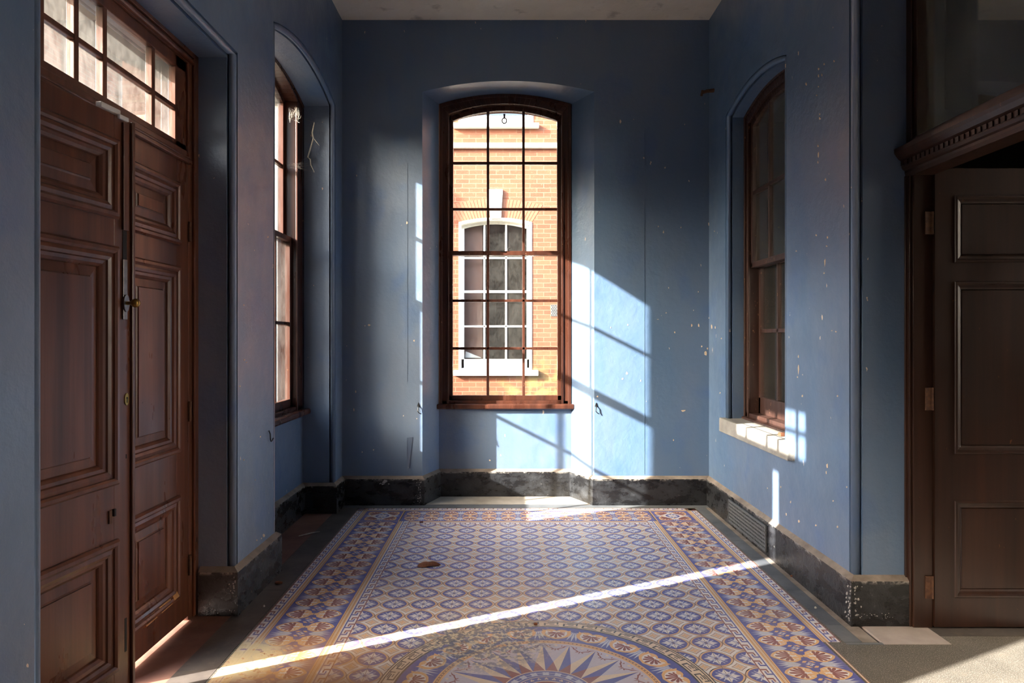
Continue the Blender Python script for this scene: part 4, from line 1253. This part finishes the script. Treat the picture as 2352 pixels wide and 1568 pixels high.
s = MB(); x0, x1, z0, z1 = .73, .87, 1.775, 1.965
s.box(x0, x1, -.008, 0, z0, z1, M['iron'], PF)
for i in range(4):
    for j in range(7):
        cx_ = x0 + .018 + i * .032 + (.016 if j % 2 else 0); cz = z0 + .018 + j * .026
        if cx_ < x1 - .01:
            s.prism([(cx_ - .012, cz), (cx_, cz - .014), (cx_ + .012, cz), (cx_, cz + .014)], lambda a, z: PF(a, -.0095, z), lambda a, z: PF(a, -.007, z), M['shadow'])
s.build('air_brick', bl)
# packet lying behind the lower panes
s = MB(); s.hexa([PF(-.71, .20, 1.075), PF(-.43, .20, 1.075), PF(-.43, .29, 1.075), PF(-.71, .29, 1.075)], [PF(-.70, .21, 1.19), PF(-.45, .21, 1.09), PF(-.45, .28, 1.09), PF(-.70, .28, 1.19)], M['plastic'])
tag(s.build('packet', bevel=.01, org=PF(-.57, .25, 1.07)), 'pale packet lying inside the lower left pane of the white window opposite', 'packet')

# far range of buildings seen over the double door
wg = root('side_building', (-6.5, 9, -.4), 'pale brick range with white downpipes seen through the fanlight', 'building')
s = MB(); s.box(-9.5, -6.5, 8.6, 12.0, -.4, 6.0, M['brickp']); s.build('brick_wall', wg)
s = MB(); s.box(-9.5, -6.45, 12.0, 24, -.4, 5.6, M['render']); s.build('rendered_wall', wg)
s = MB(); s.box(-9.7, -6.2, 8.5, 24, 6.0, 6.5, M['slateroof']); s.build('eaves', wg)
for y in (9.9, 11.3):
    s = MB(); s.tube([(-6.42, y, -.4), (-6.42, y, 6.0)], .07, M['white'], 12); s.build('downpipe', wg)
m = MB(); m.box(11.5, 14, -9, 7, -.4, 7.5, M['render'])  # unseen reflector block, added to throw sun through the hall opening
tag(m.build('bounce_building'), 'unseen pale block added on the hall side to bounce sunlight', 'building')
m = MB(); m.box(-40, 40, -40, 60, -.6, -.4, M['ground'])
tag(m.build('ground'), 'paved yard outside the windows', 'ground', kind='structure')

# unseen tree belt, added to shut out low sky light
s = MB(); rnd = random.Random(5); pts_ = []
for k in range(64):
    a = math.radians(150 + k * 160 / 63)
    r = 25 + 3 * math.sin(k * 1.7) + 2 * rnd.random()
    pts_.append((r * math.cos(a), r * math.sin(a), 7.6 + 1.3 * math.sin(k * .9) + 1.3 * rnd.random()))
for p, q in zip(pts_, pts_[1:]):
    s.hexa([(p[0], p[1], -.4), (q[0], q[1], -.4), (q[0] * 1.14, q[1] * 1.14, -.4), (p[0] * 1.14, p[1] * 1.14, -.4)],
           [(p[0], p[1], p[2] * .8), (q[0], q[1], q[2] * .8), (q[0] * 1.09, q[1] * 1.09, q[2]), (p[0] * 1.09, p[1] * 1.09, p[2])], M['unseen_trees'])
tag(s.build('unseen_trees'), 'unseen dark tree belt added to block low sky light', 'unseen_trees', kind='stuff')

# ------------------------------------------------------------------ light and camera
sun_az = Vector((.8964, .4433, 0)).normalized(); el = math.radians(24.3)
d = sun_az * math.cos(el) + Vector((0, 0, -math.sin(el)))
sl = bpy.data.lights.new('sun', 'SUN'); sl.energy = 38; sl.angle = math.radians(.55); sl.color = (1, .95, .88)
so = bpy.data.objects.new('sun', sl); COL.objects.link(so); so.location = (-10, -5, 8)
so.rotation_euler = d.to_track_quat('-Z', 'Y').to_euler()
w = bpy.data.worlds.new('sky'); C.world = w; w.use_nodes = True
nt = w.node_tree; nt.nodes.clear()
sk = nt.nodes.new('ShaderNodeTexSky'); sk.sky_type = 'NISHITA'; sk.sun_disc = False
sk.sun_elevation = el; sk.sun_rotation = math.atan2(-sun_az.x, -sun_az.y); sk.air_density = 1.0; sk.dust_density = 3.0; sk.ozone_density = 1.2
bg = nt.nodes.new('ShaderNodeBackground'); bg.inputs['Strength'].default_value = 3.3
ow = nt.nodes.new('ShaderNodeOutputWorld')
nt.links.new(sk.outputs[0], bg.inputs[0]); nt.links.new(bg.outputs[0], ow.inputs[0])

cd = bpy.data.cameras.new('camera'); cam = bpy.data.objects.new('camera', cd); COL.objects.link(cam)
cam.location = (0, 0, H); cam.rotation_euler = (PI / 2, 0, 0)
cd.sensor_width = 36; cd.lens = 1550 / 2352 * 36
cd.shift_x = 12 / 2352; cd.shift_y = -9 / 2352; cd.clip_start = .05; cd.clip_end = 200
C.camera = cam
C.view_settings.view_transform = 'Standard'; C.view_settings.look = 'None'; C.view_settings.gamma = 1
C.view_settings.use_curve_mapping = False; C.view_settings.exposure = 0.12
C.cycles.use_denoising = True
C.cycles.max_bounces = 10; C.cycles.diffuse_bounces = 6; C.cycles.glossy_bounces = 4; C.cycles.transparent_max_bounces = 16; C.cycles.transmission_bounces = 6
C.cycles.sample_clamp_indirect = 12
C.cycles.caustics_reflective = False; C.cycles.caustics_refractive = False
